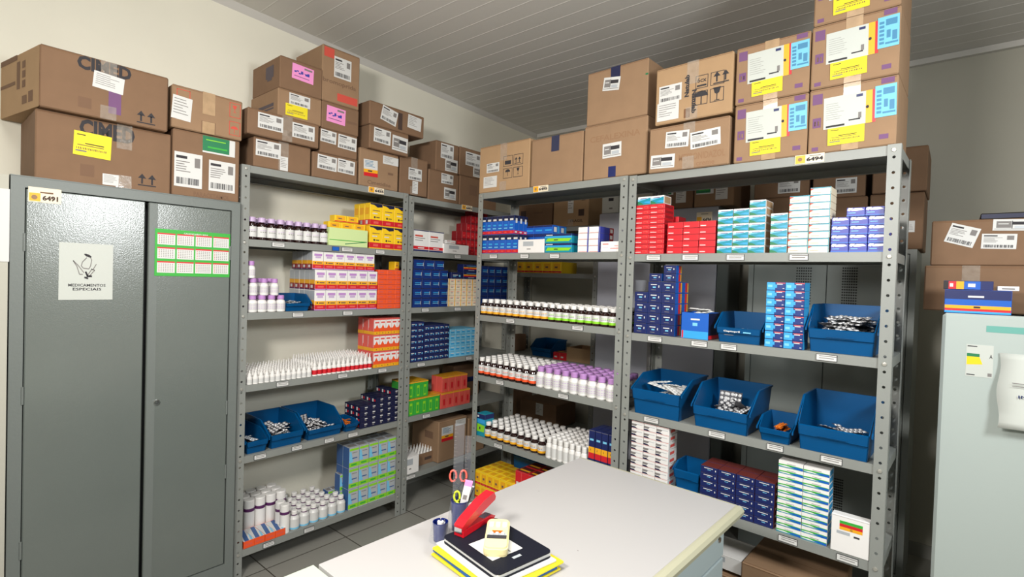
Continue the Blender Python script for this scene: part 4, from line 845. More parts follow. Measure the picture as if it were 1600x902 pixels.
def BG(u, lv, kind, xl, xr, n, rows, hpx, desc, where, group, d0=.004, pitch_d=None, name='medicine_bottle', stag=0.0, zb=None, keep=None, rr=.485, ddp=0.0, px_ref=None):
    zb = LV[u][lv]+.0006 if zb is None else zb
    s0 = S(u, xl, zb, d0+.015); s1 = S(u, xr, zb, d0+.015); p = (s1-s0)/n; r = p*rr
    pr = px_ref or (xl+xr)/2
    h = HZ(u, pr, hpx, d0+.02)[1]-zb
    pd = pitch_d or p*1.0
    body, cap, lab = bottle(kind, r, h)
    src = put(name, body); put('cap', cap, src)
    if lab: put('paper_label', lab, src)
    tag(src, 'x', 'medicine bottle', group)
    first = True
    for c in range(n):
        for k in range(rows):
            if keep and not keep(c, k): continue
            x = s0+(c+.5)*p+(stag*p if k % 2 else 0)+random.uniform(-1, 1)*p*.006; y = d0+r+k*pd+random.uniform(-1, 1)*p*.004
            if y > DEP-r-.004: continue
            lb = '%s, %s from left' % (desc, nth(c+1))
            lb += (', front row, ' if k == 0 else ', %s row back, ' % nth(k+1))+where
            if rows == 1: lb = '%s, %s from left, %s' % (desc, nth(c+1), where)
            loc = Wp(u, x, y, zb); rot = (0, 0, FR[u][1]+random.uniform(-.5, .5)*0.6)
            if first: src.location = loc; src.rotation_euler = rot; src['label'] = lb; first = False
            else: dup(src, loc, rot, lb)
            CNT[0] += 1
    return r, h, p
BG('A', 1, 'amber_lilac', 386, 512, 9, 4, 345, 'amber bottle with lilac cap', 'first rack top shelf', 'amber bottles with lilac caps', stag=.0)
r_, h_, p_ = BG('A', 2, 'white_lilac', 387, 446, 4, 3, 461.5, 'white bottle with lilac cap', 'bottom layer beside little bin', 'white bottles, bottom layer', px_ref=410)
zz = LV['A'][2]+.0008+h_
BG('A', 2, 'white_lilac', 387, 438, 3, 2, 0, 'white bottle with lilac cap', 'middle layer beside little bin', 'white bottles, middle layer', zb=zz) if False else None
def BG2(u, kind, xl, xr, n, rows, h, zb, desc, where, group, d0=.004, keep=None):
    s0 = S(u, xl, zb, d0+.015); s1 = S(u, xr, zb, d0+.015); p = (s1-s0)/n; r = min(p*.485, h*.24 if kind != 'jar_purple' else p*.485)
    body, cap, lab = bottle(kind, r, h); src = put('medicine_bottle', body); put('cap', cap, src)
    if lab: put('paper_label', lab, src)
    tag(src, 'x', 'medicine bottle', group); first = True
    for c in range(n):
        for k in range(rows):
            if keep and not keep(c, k): continue
            lb = desc+(', %s from left' % nth(c+1) if n > 1 else '')+((', front row' if k == 0 else ', %s row back' % nth(k+1)) if rows > 1 else '')+', '+where
            loc = Wp(u, s0+(c+.5)*p, d0+r+k*p, zb)
            if first: src.location = loc; src.rotation_euler = (0, 0, FR[u][1]); src['label'] = lb; first = False
            else: dup(src, loc, (0, 0, FR[u][1]), lb)
            CNT[0] += 1
BG2('A', 'white_lilac', 387, 437, 3, 2, h_, zz, 'white bottle with lilac cap', 'middle layer beside little bin', 'white bottles, middle layer')
BG2('A', 'white_lilac', 386, 399, 1, 1, h_, zz+h_+.0005, 'white lilac-capped bottle topping the pyramid', 'against the left post of first rack', 'topmost white bottle')
BG('A', 3, 'dropper', 384.5, 486, 12, 9, 573, 'white dropper bottle', 'clear-banded batch, first rack', 'white dropper bottles', name='dropper_bottle', d0=.002, px_ref=435)
BG('A', 3, 'dropper_red', 487, 580, 13, 9, 556.5, 'white dropper with red band', 'first rack', 'white dropper bottles with red bands', name='dropper_bottle', d0=.002, px_ref=530)
BG('A', 5, 'jar_purple', 381, 447, 4, 3, 772, 'white jar with purple ring', 'bottom left of first rack', 'white jars with purple rings', d0=.13, px_ref=420)
BG('A', 5, 'jar_purple', 438, 453, 1, 2, 788, 'white jar with purple ring', 'beside the orange boxes', 'white jars beside the orange boxes', d0=.01)
BG('A', 5, 'vial', 453, 540, 6, 5, 788, 'small clear white-capped vial', 'bottom shelf, first rack', 'small clear vials with white caps', d0=.01, px_ref=490, keep=lambda c, k: not (c >= 5 and k >= 3))
BG('C', 2, 'amber_white', 751, 856, 10, 3, 470.5, 'white-capped amber bottle', 'upper bottle shelf', 'amber bottles with yellow labels, upper shelf', px_ref=800)
BG('C', 2, 'amber_green', 856, 963.5, 9, 5, 479, 'amber bottle with green label', 'upper bottle shelf', 'amber bottles with green labels', px_ref=910)
BG('C', 3, 'amber_orange', 747, 836.5, 9, 7, 565, 'amber bottle with orange label', 'middle bottle shelf', 'amber bottles with orange labels', px_ref=792)
BG('C', 3, 'white_lilac', 837, 961, 9, 6, 582, 'white bottle with lilac cap', 'middle bottle shelf', 'white bottles with lilac caps, middle shelf', px_ref=900)
BG('C', 4, 'amber_white', 757, 851, 9, 7, 670, 'white-capped amber bottle', 'lowest bottle shelf', 'amber bottles with yellow labels, lowest shelf', px_ref=800, d0=.012)
BG('C', 4, 'white_small', 853, 917, 7, 9, 690, 'small white dropper bottle', 'lowest bottle shelf', 'small white bottles behind the table', px_ref=885)

# ================================================================ BINS AND BLISTERS
def bin_mesh(W, D, H, hf):
    b = MB(); t = .0028; tb = .012
    prof = [(0.018, 0), (D-.006, 0), (D, H), (D*.42, H), (D*.36, H*.97), (.006, hf*1.0), (0, hf*.97), (0.004, hf*.6), (.012, hf*.56)]
    for sx in (0, 1):
        outer = []; inner = []
        for y, z in prof:
            x = tb*(1-z/H) ; outer.append((x if sx == 0 else W-x, y, z)); inner.append(((x+t) if sx == 0 else W-x-t, y, z))
        n = len(prof); fs = [tuple(range(n)), tuple(range(2*n-1, n-1, -1))]+[(i, i+n, (i+1) % n+n, (i+1) % n) for i in range(n)]
        b.add(outer+inner, fs, 'bin_blue')
    def slab(y0, z0, y1, z1, dy, dz):                     # panel across the width between two profile points
        x0 = tb*(1-z0/H); x1 = tb*(1-z1/H)
        v = [(x0, y0, z0), (W-x0, y0, z0), (W-x1, y1, z1), (x1, y1, z1)]
        v2 = [(x, y+dy, z+dz) for x, y, z in v]
        b.add(v+v2, [(0, 1, 2, 3), (7, 6, 5, 4), (0, 4, 5, 1), (1, 5, 6, 2), (2, 6, 7, 3), (3, 7, 4, 0)], 'bin_blue')
    slab(.018, 0, D-.006, 0, 0, t); slab(D-.006, 0, D, H, -t, 0); slab(.018, 0, .012, hf*.56, t, 0); slab(.004, hf*.6, 0, hf*.97, t, 0); slab(.012, hf*.56, .004, hf*.6, t, .001)
    slab(0, hf*.97, .006, hf, t, -.001)
    for sx in (0, 1):                                       # outward rims along the side tops
        x = -.004 if sx == 0 else W-.001
        b.box(x, x+.005, D*.4, D+.002, H-.006, H+.0005, 'bin_blue')
        q = [(D*.40, H+.0005), (D*.36, H*.975), (.004, hf+.001), (.004, hf-.008), (D*.36, H*.975-.01), (D*.40, H-.006)]
        b.prism(q, x, x+.005, 'bin_blue', 'x')
    b.box(-.003, W+.003, D-.001, D+.004, H-.006, H+.0005, 'bin_blue')
    b.box(W*.3, W*.7, -.0015, .001, hf*.66, hf*.68, 'bin_blue')
    return b
BLM = {}
def blister_mesh(kind):
    if kind in BLM: return BLM[kind]
    foil, dome, w_, l_, nx, ny = {'silver': ('foil_dark', 'foil', .036, .098, 2, 5), 'back': ('paper', 'paper', .04, .1, 2, 5), 'dark': ('foil_dark', 'silver', .04, .09, 2, 5), 'orange': ('foil_orange', 'foil_orange', .026, .085, 2, 6)}[kind]
    b = MB(); b.box(-w_/2, w_/2, -l_/2, l_/2, 0, .0006, foil)
    for i in range(nx):
        for j in range(ny):
            cx = (i-(nx-1)/2)*w_/nx*.95; cy = (j-(ny-1)/2)*l_/ny*.95; r = w_/nx*.42
            b.lathe([(r, .0006, dome), (r*.85, .003, dome), (r*.5, .0042, dome), (0, .0044, dome)], 8, cx, cy)
    BLM[kind] = b.mesh('blister'); return BLM[kind]
def bin_(u, lv, xl, xr, hb, hf, D, label, d0=.0, zb=None, fill=None, pile=None, rz=0):
    """hb: (px,py) of back top; hf: (px,py) of front lip; fill: (kind,n,heap height fraction)"""
    zb = LV[u][lv]+.0008 if zb is None else zb
    s0 = max(.037 if d0 < .003 else .008, S(u, xl, zb, d0)); s1 = min(S(u, xr, zb, d0), .91); W = s1-s0
    H = HZ(u, hb[0], hb[1], d0+D)[1]-zb; F = HZ(u, hf[0], hf[1], d0)[1]-zb
    F = min(F, H*.8)
    o = bin_mesh(W, D, H, F).build('storage_bin'); o.location = Wp(u, s0, d0, zb); o.rotation_euler = (0, 0, FR[u][1]+rz)
    tag(o, label, 'bin', 'blue plastic bins')
    if 'nearly empty' in label:
        q = MB(); q.text('*Captopril', W*.2, F*.68, W*.55, F*.82, 'paper', off=.0035); q.rect(W*.62, F*.7, W*.78, F*.78, 'cyan_pale', off=.0035); q.rect(W*.22, F*.5, W*.42, F*.53, 'ink_soft', off=.0035); q.build('bin_label', o)
    if fill:
        for kind, n, top, ftilt in fill:
            me = blister_mesh(kind); rnd = random.Random(int(xl*7))
            n = int(n*1.6)
            for i in range(n):
                lay = i/max(1, n-1); sc = 1.0 if W > .12 else .8; hx = min(.05, W*.42)
                x = rnd.uniform(hx, max(hx+.001, W-hx)); y = rnd.uniform(.062, max(.07, D-.07)); up = ('st' in label or 'standing' in label) and i >= n-4
                lim = 1.4 if W > .13 else .3
                z = .016+(F*top-.016)*lay*(1-.35*abs(y-D*.35)/D)
                b = put('blister_pack', me, None, Wp(u, s0+x, d0+y, zb+z), FR[u][1]+rnd.uniform(-lim, lim), R(rnd.uniform(-1, 1)*ftilt), R(rnd.uniform(-1, 1)*ftilt*.7))
                if 'standing' in label and i >= n-3: b.rotation_euler = (R(72), R(rnd.uniform(-6, 6)), FR[u][1]+rnd.uniform(-.3, .3)); b.location = Wp(u, s0+W*(.3+.12*(i-n+3)), d0+D*.6, zb+F*.95)
                b.scale = (sc, sc, 1)
                tag(b, pile, 'blister pack', pile)
                CNT[0] += 1
    return o, (s0, s1, zb, H, F)
bin_('A', 2, 445, 487, (465, 458), (465, 474), .17, 'little blue bin between white bottles and lilac-text boxes', .006, fill=[('dark', 8, .95, 20)], pile='foil blister packs in the little bin on the first rack')
bin_('A', 4, 384, 421, (405, 653), (400, 690), .26, 'leftmost blue bin on first rack, with clear packs inside', .004, fill=[('dark', 10, .9, 20)], pile='dull blister packs in leftmost bin of the first rack')
bin_('A', 4, 422, 476, (440, 636), (445, 678), .27, 'second blue bin on first rack, silver blisters spilling forward', .004, fill=[('silver', 16, 1.25, 22)], pile='silver blister packs in the second bin of first rack')
bin_('A', 4, 480, 537, (495, 626), (510, 668), .27, 'third blue bin on first rack, filled with silver strips', .004, fill=[('silver', 16, 1.3, 24)], pile='silver blister packs in the third bin of first rack')
bin_('A', 4, 539, 561, (550, 645), (552, 662), .15, 'smallest blue bin on first rack, with orange blisters', .004, fill=[('orange', 7, 1.1, 20)], pile='orange blister packs in smallest bin of the first rack')
bin_('D', 2, 1116, 1190, (1160, 487), (1140, 512), .20, 'blue bin nearly empty between cyan boxes and open box', .006, fill=[('back', 3, .8, 18)], pile='white blister packs in the nearly empty bin')
bin_('D', 2, 1258, 1371, (1320, 476), (1320, 517), .26, 'large blue bin heaped with foil blisters at right end', .0, fill=[('silver', 60, 1.5, 22)], pile='foil blister packs in the heaped large bin')
bin_('D', 3, 985, 1062, (1040, 577), (1020, 612), .27, 'blue bin at left end, holding white-backed blister packs', -.01, fill=[('back', 12, 1.2, 30)], pile='white-backed blister packs in the left end bin')
bin_('D', 3, 1079, 1169, (1140, 592), (1120, 640), .27, 'second blue bin from left with silver blisters standing up', -.01, fill=[('silver', 16, 1.05, 35)], pile='silver blister packs in the second bin of right rack')
bin_('D', 3, 1182, 1236, (1215, 642), (1210, 672), .17, 'small blue bin with orange capsules between larger bins', -.006, fill=[('orange', 8, 1.1, 16)], pile='orange blister packs between the larger bins')
bin_('D', 3, 1242, 1360, (1310, 612), (1300, 672), .27, 'large blue bin with few silver blisters, right end', -.01, fill=[('silver', 12, .75, 20)], pile='silver blister packs in the right end bin')
t30 = LV['D'][4]+.0006+.0325
bin_('D', 4, 1050, 1092, (1080, 714), (1070, 735), .13, 'small blue bin standing on pale blue boxes, lowest shelf', .014, zb=t30)
b = MB(); b.box(-.03, .03, -.0006, 0, -.018, .018, 'cyan_pale'); b.rect(-.02, -.004, .02, .002, 'sky_dark', off=.0010)
o = b.build('blue_note'); o.location = Wp('D', S('D', 1078, t30, .05), .075, t30+.035); o.rotation_euler = (R(-35), 0, TH+.2); tag(o, 'pale blue note lying inside the small bin', 'note')
# open light blue box with a white leaflet bursting out
zb = LV['D'][2]+.0008; s0 = S('D', 1064, zb, .004); s1 = S('D', 1106, zb, .004); H = HZ('D', 1085, 489, .004)[1]-zb; W = s1-s0; D = .12
b = MB(); t = .0012
b.box(0, W, 0, t, 0, H, 'blue'); b.box(0, W, D-t, D, 0, H, 'blue'); b.box(0, t, t, D-t, 0, H, 'blue'); b.box(W-t, W, t, D-t, 0, H, 'navy_dark'); b.box(t, W-t, t, D-t, 0, t, 'blue')
b.rect(0.0005, .001, W-.0005, H*.3, 'cyan', off=.0003); b.rect(0.0005, H*.3, W-.0005, H*.55, 'blue', off=.0003); b.rect(W*.35, H*.72, W*.68, H*.78, 'paper', off=.0005); b.rect(W*.42, H*.5, W*.6, H*.62, 'cyan_pale', off=.0005); b.rect(W*.02, H*.02, W*.08, H*.3, 'red', off=.0005)
b.rect(.002, .002, D-.002, H*.16, 'red', 'r', .0004, (W, D, H))
o = b.build('open_box'); o.location = Wp('D', s0, .004, zb); o.rotation_euler = (0, 0, TH); tag(o, 'open light blue box full of white strips beside navy boxes', 'box')
for i in range(7):
    e = put('white_strip', blister_mesh('back'), None, Wp('D', s0+W*.5+random.uniform(-.012, .012), .06+random.uniform(-.02, .02), zb+H-.012+i*.004), TH+random.uniform(-.9, .9), R(random.uniform(-12, 12)), R(random.uniform(-10, 10)))
    e.scale = (1, .8, 1); tag(e, 'white strip sticking out of the open light blue box', 'blister pack', 'white strips in the open box')
# clear tumbler on the first navy column
zt = LV['D'][2]+.0006+4*(HZ('D', 1020, 440, .012)[1]-LV['D'][2]-.0006)/5
b = MB(); b.lathe([(0, 0, 'clear'), (.022, 0, 'clear'), (.0255, .048, 'clear'), (.0245, .048, 'clear'), (.021, .002, 'clear'), (0, .002, 'clear')], 20)
o = b.build('plastic_cup'); o.location = Wp('D', S('D', 1001, zt, .045), .045, zt+.001); tag(o, 'clear plastic cup standing on the first column of navy boxes', 'cup')
# white flat box with stripes
zb = LV['D'][4]+.0008; s0 = S('D', 1297, zb, .0); s1 = S('D', 1357, zb, .0); H = HZ('D', 1330, 810, 0)[1]-zb; W = s1-s0
b = MB(); b.cbox(0, W, 0, .035, 0, H, 'white', .0015); q = (.2, .2)
b.rect(W*.22, H*.78, W*.82, H*.86, 'green', off=.0004); b.rect(W*.22, H*.7, W*.82, H*.78, 'red', off=.0004); b.rect(W*.22, H*.62, W*.82, H*.7, 'amber_yellow', off=.0004)
b.text('G', W*.5, H*.635, W*.56, H*.69, 'ink', off=.0007); b.rect(W*.15, H*.5, W*.5, H*.58, 'silver', off=.0004); b.rect(W*.6, H*.48, W*.75, H*.53, 'ink', off=.0004); b.rect(W*.02, H*.96, W*.98, H*.965, 'ink_soft', off=.0004)
o = b.build('medicine_box'); o.location = Wp('D', s0, .002, zb); o.rotation_euler = (0, 0, TH); tag(o, 'large white box with green, red and yellow stripes, lowest shelf right end', 'medicine box')

# ================================================================ MORE CARTONS AND TRAYS ON THE RACKS
def tray(u, lv, xl, xr, top, D, matn, label, d0=.0, zb=None, name='open_tray', extra=None):
    zb = LV[u][lv]+.0008 if zb is None else zb
    s0 = S(u, xl, zb, d0); s1 = S(u, xr, zb, d0); W = s1-s0; H = HZ(u, top[0], top[1], d0)[1]-zb; t = .0018
    b = MB()
    b.box(0, W, 0, t, 0, H, matn); b.box(0, W, D-t, D, 0, H, matn); b.box(0, t, t, D-t, 0, H, matn); b.box(W-t, W, t, D-t, 0, H, matn); b.box(t, W-t, t, D-t, 0, t, matn)
    if extra: extra(b, W, D, H)
    o = b.build(name); o.location = Wp(u, s0, d0, zb); o.rotation_euler = (0, 0, FR[u][1]); tag(o, label, 'tray'); return s0, W, H, zb
def ex(b, W, D, H): b.rect(.001, H*.3, W*.98, H*.34, 'green', off=.0003); b.flat([(W*.4, H*.1), (W*.98, H*.3), (W*.98, H*.34), (W*.4, H*.15)], 'dark_green', off=.0003)
tx = tray('A', 1, 514, 574, (545, 358), .13, 'mint', 'pale green open tray heaped with yellow boxes, first rack top shelf', .0, extra=ex)
zt = tx[3]+tx[2]
G('A', 1, 'yellow_red_box', 513, 571, [1]*3, (.038,), .05, 'small yellow box', 'lower row in the green tray', 'yellow boxes in the green tray', zb=tx[3]+tx[2]*.95, d0=.03)
G('A', 1, 'yellow_red_box', 523, 560, [1]*2, (.036,), .05, 'small yellow box', 'upper row over the green tray', 'yellow boxes over the green tray', zb=tx[3]+tx[2]*.95+.0395, d0=.035)
G('A', 1, 'yellow_generic', 541, 561, [1], (.034,), .012, 'flat yellow and red box', 'leaning in front part of green tray', 'yellow box in tray', zb=tx[3]+tx[2]*.55, d0=.004)
# corner rack, lowest shelf
zb = LV['B'][5]+.0008
carton('B', 684, 0, 728, 0, 661, .02, .26, 'carton with orange striped label and open flaps, lowest shelf of corner rack', 'card', [('genv', .1, .5, .5, .85), ('small', .58, .8, .95, .95)], [('lrect', .5, .55, .8, .72, 'ink_card_soft')], zb, None)
carton('B', 731, 0, 756, 0, 655, .02, .26, 'carton next to the striped label one, partly behind the post', 'card', [], [], zb, None)
tt = tray('B', 5, 643, 679, (660, 709), .15, 'card_dark', 'brown tray filled with white droppers, lowest shelf of corner rack', .07, extra=lambda b, W, D, H: b.rect(W*.55, H*.35, W*.85, H*.6, 'ink_card', off=.0004))
sA = tt[0]
body, cap, _ = bottle('dropper', .0115, .062); src = put('dropper_bottle', body); put('cap', cap, src); tag(src, 'x', 'medicine bottle', 'droppers in the brown tray'); first = True
nx = int((tt[1]-.006)/.025)
for i in range(nx):
    for k in range(5):
        loc = Wp('B', sA+.003+.0125+i*.025, .07+.018+k*.026, tt[3]+.032); lb = 'white dropper bottle in brown tray, %s from left, %s, corner rack' % (nth(i+1), 'front row' if k == 0 else nth(k+1)+' row back')
        if first: src.location = loc; src.rotation_euler = (0, 0, FR['B'][1]); src['label'] = lb; first = False
        else: dup(src, loc, (0, 0, FR['B'][1]), lb)
b = MB(); b.box(.003, tt[1]-.003, .003, .147, .002, .031, 'card'); o = b.build('tray_insert'); o.location = Wp('B', sA, .07, tt[3]); o.rotation_euler = (0, 0, FR['B'][1]); tag(o, 'brown cardboard insert lying in the dropper tray', 'insert')
carton('B', 708, 0, 748, 0, 573, .16, .12, 'brown carton behind the coral boxes with dark blue band, corner rack', 'card_dark', [], [('rect', .45, .45, 1, .6, 'navy')], LV['B'][4]+.0008, None)
# cartons on the floor below the bin rack
zf = .0008
carton('D', 1055, 0, 1148, 0, 868, .02, .27, 'open floor carton with blue lining under the bin rack', 'card', [], [('rect', .2, .1, .7, .55, 'blue')], zf, None)
carton('D', 1152, 0, 1300, 0, 876, .0, .28, 'wide brown carton on the floor under the bin rack', 'card', [], [], zf, None)
o_, c_ = carton('D', 1120, 0, 1150, 0, 840, .02, .2, 'x', 'cream', [], [], HZ('D', 1120, 868, .02)[1]+.004, None, name='white_box') if False else (None, None)
zq = HZ('D', 1100, 868, .02)[1]
G('D', 4, 'plain_white_box', 1095, 1158, [1], (.055,), .16, 'long plain white box', 'on the floor carton beside the desk', 'white box on the floor carton', zb=max(HZ('D', 1055, 868, .02)[1], .30)+.002, d0=.03)
# blue bins low behind the yellow boxes
bin_('C', 5, 800, 838, (820, 690), (820, 715), .085, 'dark blue bin behind the red dotted boxes, lowest shelf', .2)

# ================================================================ BEHIND: BACK RACK, CUPBOARD, LOCKER
YR = 2.14
xa = S('W', 826, 1.4, YR); xb = S('W', 933, 1.4, YR)
FR['G'] = (Vector((XL+.012, YR, 0)), 0.0); WG = xb-XL-.012
LV['G'] = [HZ('W', 850, 356, YR)[1], HZ('W', 850, 427, YR)[1], HZ('W', 868, 562, YR)[1], HZ('W', 850, 668, YR)[1], .2]
rG = rack('G', WG, LV['G'][0]+.25 if False else LV['G'][0], LV['G'], 'grey steel rack against the back wall, seen through the bottle rack')
price_label(rG, 'G', 2, 862, 873); price_label(rG, 'G', 2, 898, 908)
z = LV['G'][0]+.001
carton('G', 805, 0, 862, 0, 322, .01, .26, 'long brown carton with dark print on the back rack top', 'card_dark', [], [('rect', .15, .5, .3, .75, 'ink_card'), ('rect', .5, .6, .75, .66, 'ink_card_soft')], z, None)
carton('G', 864, 0, 919, 0, 305, .0, .27, 'light carton with vertical clear tape on the back rack', 'card_light', [('small', .42, .4, .58, .98)], [('rect', .72, .3, .88, .5, 'ink_card'), ('rect', .8, .75, .9, .92, 'ink_card_soft'), ('text', 'FRAGIL', .5, .12, .85, .2, 'ink_card')], z, 'tape_clear')
G('G', 1, 'yellow_red_box', 806, 877, [1]*5, (.085,), .2, 'yellow and red box', 'on the back rack, bottle rack in front', 'yellow boxes on the back rack', d0=.01)
bin_('G', 2, 828, 861, (850, 527), (850, 545), .2, 'dark blue bin on the back rack behind the bottles', .02)
G('G', 2, 'red_white_dots', 864, 884, [1], (.055,), .12, 'red and white box', 'middle shelf of the back rack', 'red box on the back rack', d0=-.0)
tray('G', 2, 885, 924, (905, 545), .2, 'card_light', 'low brown open box on the back rack middle shelf', .01)
carton('G', 812, 0, 868, 0, 622, .01, .26, 'dark carton with white label on lower shelf of back rack', 'card_dark', [('small', .45, .45, .65, .95)], [], LV['G'][3]+.001, None)
carton('G', 760, 0, 797, 0, 520, .02, .2, 'small carton with white label behind the amber bottles', 'card_dark', [('ship', .3, .25, .75, .85)], [], LV['G'][2]+.001, None)
carton('G', 756, 0, 806, 0, 600, .02, .2, 'brown carton in the corner behind the amber bottles', 'card_dark', [], [('rect', .2, .5, .5, .6, 'ink_card')], LV['G'][3]+.001, None)

def cupboard():
    yf = 2.0; x0 = S('W', 933, 1.45, yf); x1 = S('W', 1119, 1.45, yf); W = x1-x0; H = HZ('W', 1100, 323, yf)[1]; D = .42
    e = bpy.data.objects.new('steel_cupboard', None); COL.objects.link(e); e.location = (x0, yf, 0); tag(e, 'pale grey steel cupboard behind the racks, with a small number tag', 'cabinet')
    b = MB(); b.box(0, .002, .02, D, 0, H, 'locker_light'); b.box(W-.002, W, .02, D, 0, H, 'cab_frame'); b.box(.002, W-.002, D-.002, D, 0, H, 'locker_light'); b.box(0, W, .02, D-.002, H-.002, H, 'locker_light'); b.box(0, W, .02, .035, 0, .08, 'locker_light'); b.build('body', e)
    for i in (0, 1):
        b = MB(); b.cbox(.004+i*W/2, W/2-.002+i*(W/2-.002), 0, .018, .085, H-.006, 'locker_light', .002); d = b.build('door', e)
        if i:
            s, z = HZ('W', 1088, 350, yf)[0]-x0, HZ('W', 1088, 350, yf)[1]; s1, z1 = HZ('W', 1113, 331, yf)[0]-x0, HZ('W', 1113, 331, yf)[1]
            b = MB(); b.box(s, s1, -.0008, 0, z, z1, 'cream'); b.rect(s+.002, z+.003, s+(s1-s)*.34, z+(z1-z)*.6, 'amber_yellow', off=.0011); b.text('*6436', s+(s1-s)*.42, z+(z1-z)*.15, s1-.004, z+(z1-z)*.5, 'ink', off=.0011); b.rect(s+(s1-s)*.3, z1-.012, s+(s1-s)*.75, z1-.008, 'ink_soft', off=.0011); b.build('asset_tag', d)
            q = MB(); q.lathe([(0, 0, 'chrome'), (.01, 0, 'chrome'), (.008, .008, 'chrome'), (0, .008, 'chrome')], 12); q.xf(Matrix.Translation((W/2+.03, 0, .95)) @ Matrix.Rotation(R(90), 4, 'X')); q.build('lock', d)
    return x0, x1, yf, H
cx0, cx1, cyf, cH = cupboard()
def locker():
    yf = 2.02; x0 = S('W', 1169, 1.42, yf); x1 = S('W', 1432, 1.5, yf); W = x1-x0; H = 1.59; D = .42
    e = bpy.data.objects.new('steel_locker', None); COL.objects.link(e); e.location = (x0, yf, 0); tag(e, 'grey two-door steel locker with perforated vents behind the bin rack', 'locker')
    b = MB(); b.box(0, .025, 0, D, 0, H, 'locker'); b.box(W-.025, W, 0, D, 0, H, 'locker'); b.box(.025, W-.025, D-.004, D, 0, H, 'locker'); b.box(.025, W-.025, 0, D-.004, H-.02, H, 'locker'); b.box(.025, W-.025, 0, .02, 0, .08, 'locker'); b.build('body', e)
    sm = S('W', 1291, 1.43, yf)-x0
    for i, (a, c) in enumerate(((.027, sm-.0015), (sm+.0015, W-.027))):
        b = MB(); b.cbox(a, c, .003, .019, .083, H-.023, 'locker', .002)
        for (p0, p1, q0, q1) in (((1244, 1269, 418, 475), (1316, 1340, 420, 478))[i], ((1190, 1210, 745, 800), (1298, 1318, 756, 802))[i]):
            pass
        vl, vr = ((1244, 1269), (1316, 1341))[i]
        for (y0, y1) in ((417, 476), (745, 802)):
            if y0 > 700: vl, vr = ((1238, 1258), (1298, 1318))[i]
            s0, z1 = HZ('W', vl, y0, yf); s1, _ = HZ('W', vr, y0, yf); z0 = HZ('W', vl, y1, yf)[1]; nx = 7; nz = 14
            for ix in range(nx):
                for iz in range(nz):
                    px_ = s0-x0+(s1-s0)*(ix+.5)/nx; pz_ = z0+(z1-z0)*(iz+.5)/nz; r = .0042
                    b.flat([(px_+r*math.cos(k), pz_+r*math.sin(k)) for k in [j*math.pi/3 for j in range(6)]], 'opening_shade', off=-.0022)  # vent holes drawn as dark discs, the shade inside put into their colour
        b.build('door', e)
    return x0, x1, yf, H
lx0, lx1, lyf, lH = locker()
# on the cupboard
z = cH+.001
def cw(xl, xr, ytl, d, dep, label, tone, st=(), pr=(), z=z): return carton('W', xl, 0, xr, 0, ytl, d, dep, label, tone, st, pr, z, None)[1]
cw(940, 966, 303, 2.03, .3, 'white and grey box on the cupboard, left end', 'paper_gray', (), [('rect', .4, .6, .7, .75, 'ink'), ('rect', .45, .2, .65, .28, 'ink_soft')])
cw(1030, 1082, 285, 2.02, .3, 'carton with yellow-green label on the cupboard, behind teal boxes', 'card_dark', [('small', .5, .2, .8, .7), ('green', .1, .5, .42, .8)])
cw(1084, 1146, 275, 2.02, .3, 'carton with green label on the cupboard, right end', 'card', [('green', .05, .4, .5, .75), ('small', .55, .2, .85, .75)])
# on the locker: two layers of three
za = lH+.001
for (a, c, lab) in ((1176, 1264, 'left'), (1267, 1352, 'middle')):
    q = cw(a, c, 312, 2.04, .34, 'brown carton on the locker, lower layer, %s one of three' % lab, 'card_dark', (), [('rect', .1, .4, .3, .5, 'ink_card_soft')], za)
    cw(a+2, c-1, 215, 2.04, .34, 'brown carton on the locker, upper layer, %s one of three' % lab, 'card_dark', [('ship', .45, .06, .85, .3)], [], q[3]+.001)
q = cw(1356, 1441, 305, 2.04, .34, 'brown carton on the locker, lower layer, end box beside the wall', 'card_dark', [('small', .62, .3, .85, .5)], (), za)
cw(1362, 1448, 236, 2.02, .34, 'brown carton on the locker, upper layer, overhanging end box', 'card_dark', (), (), q[3]+.001)

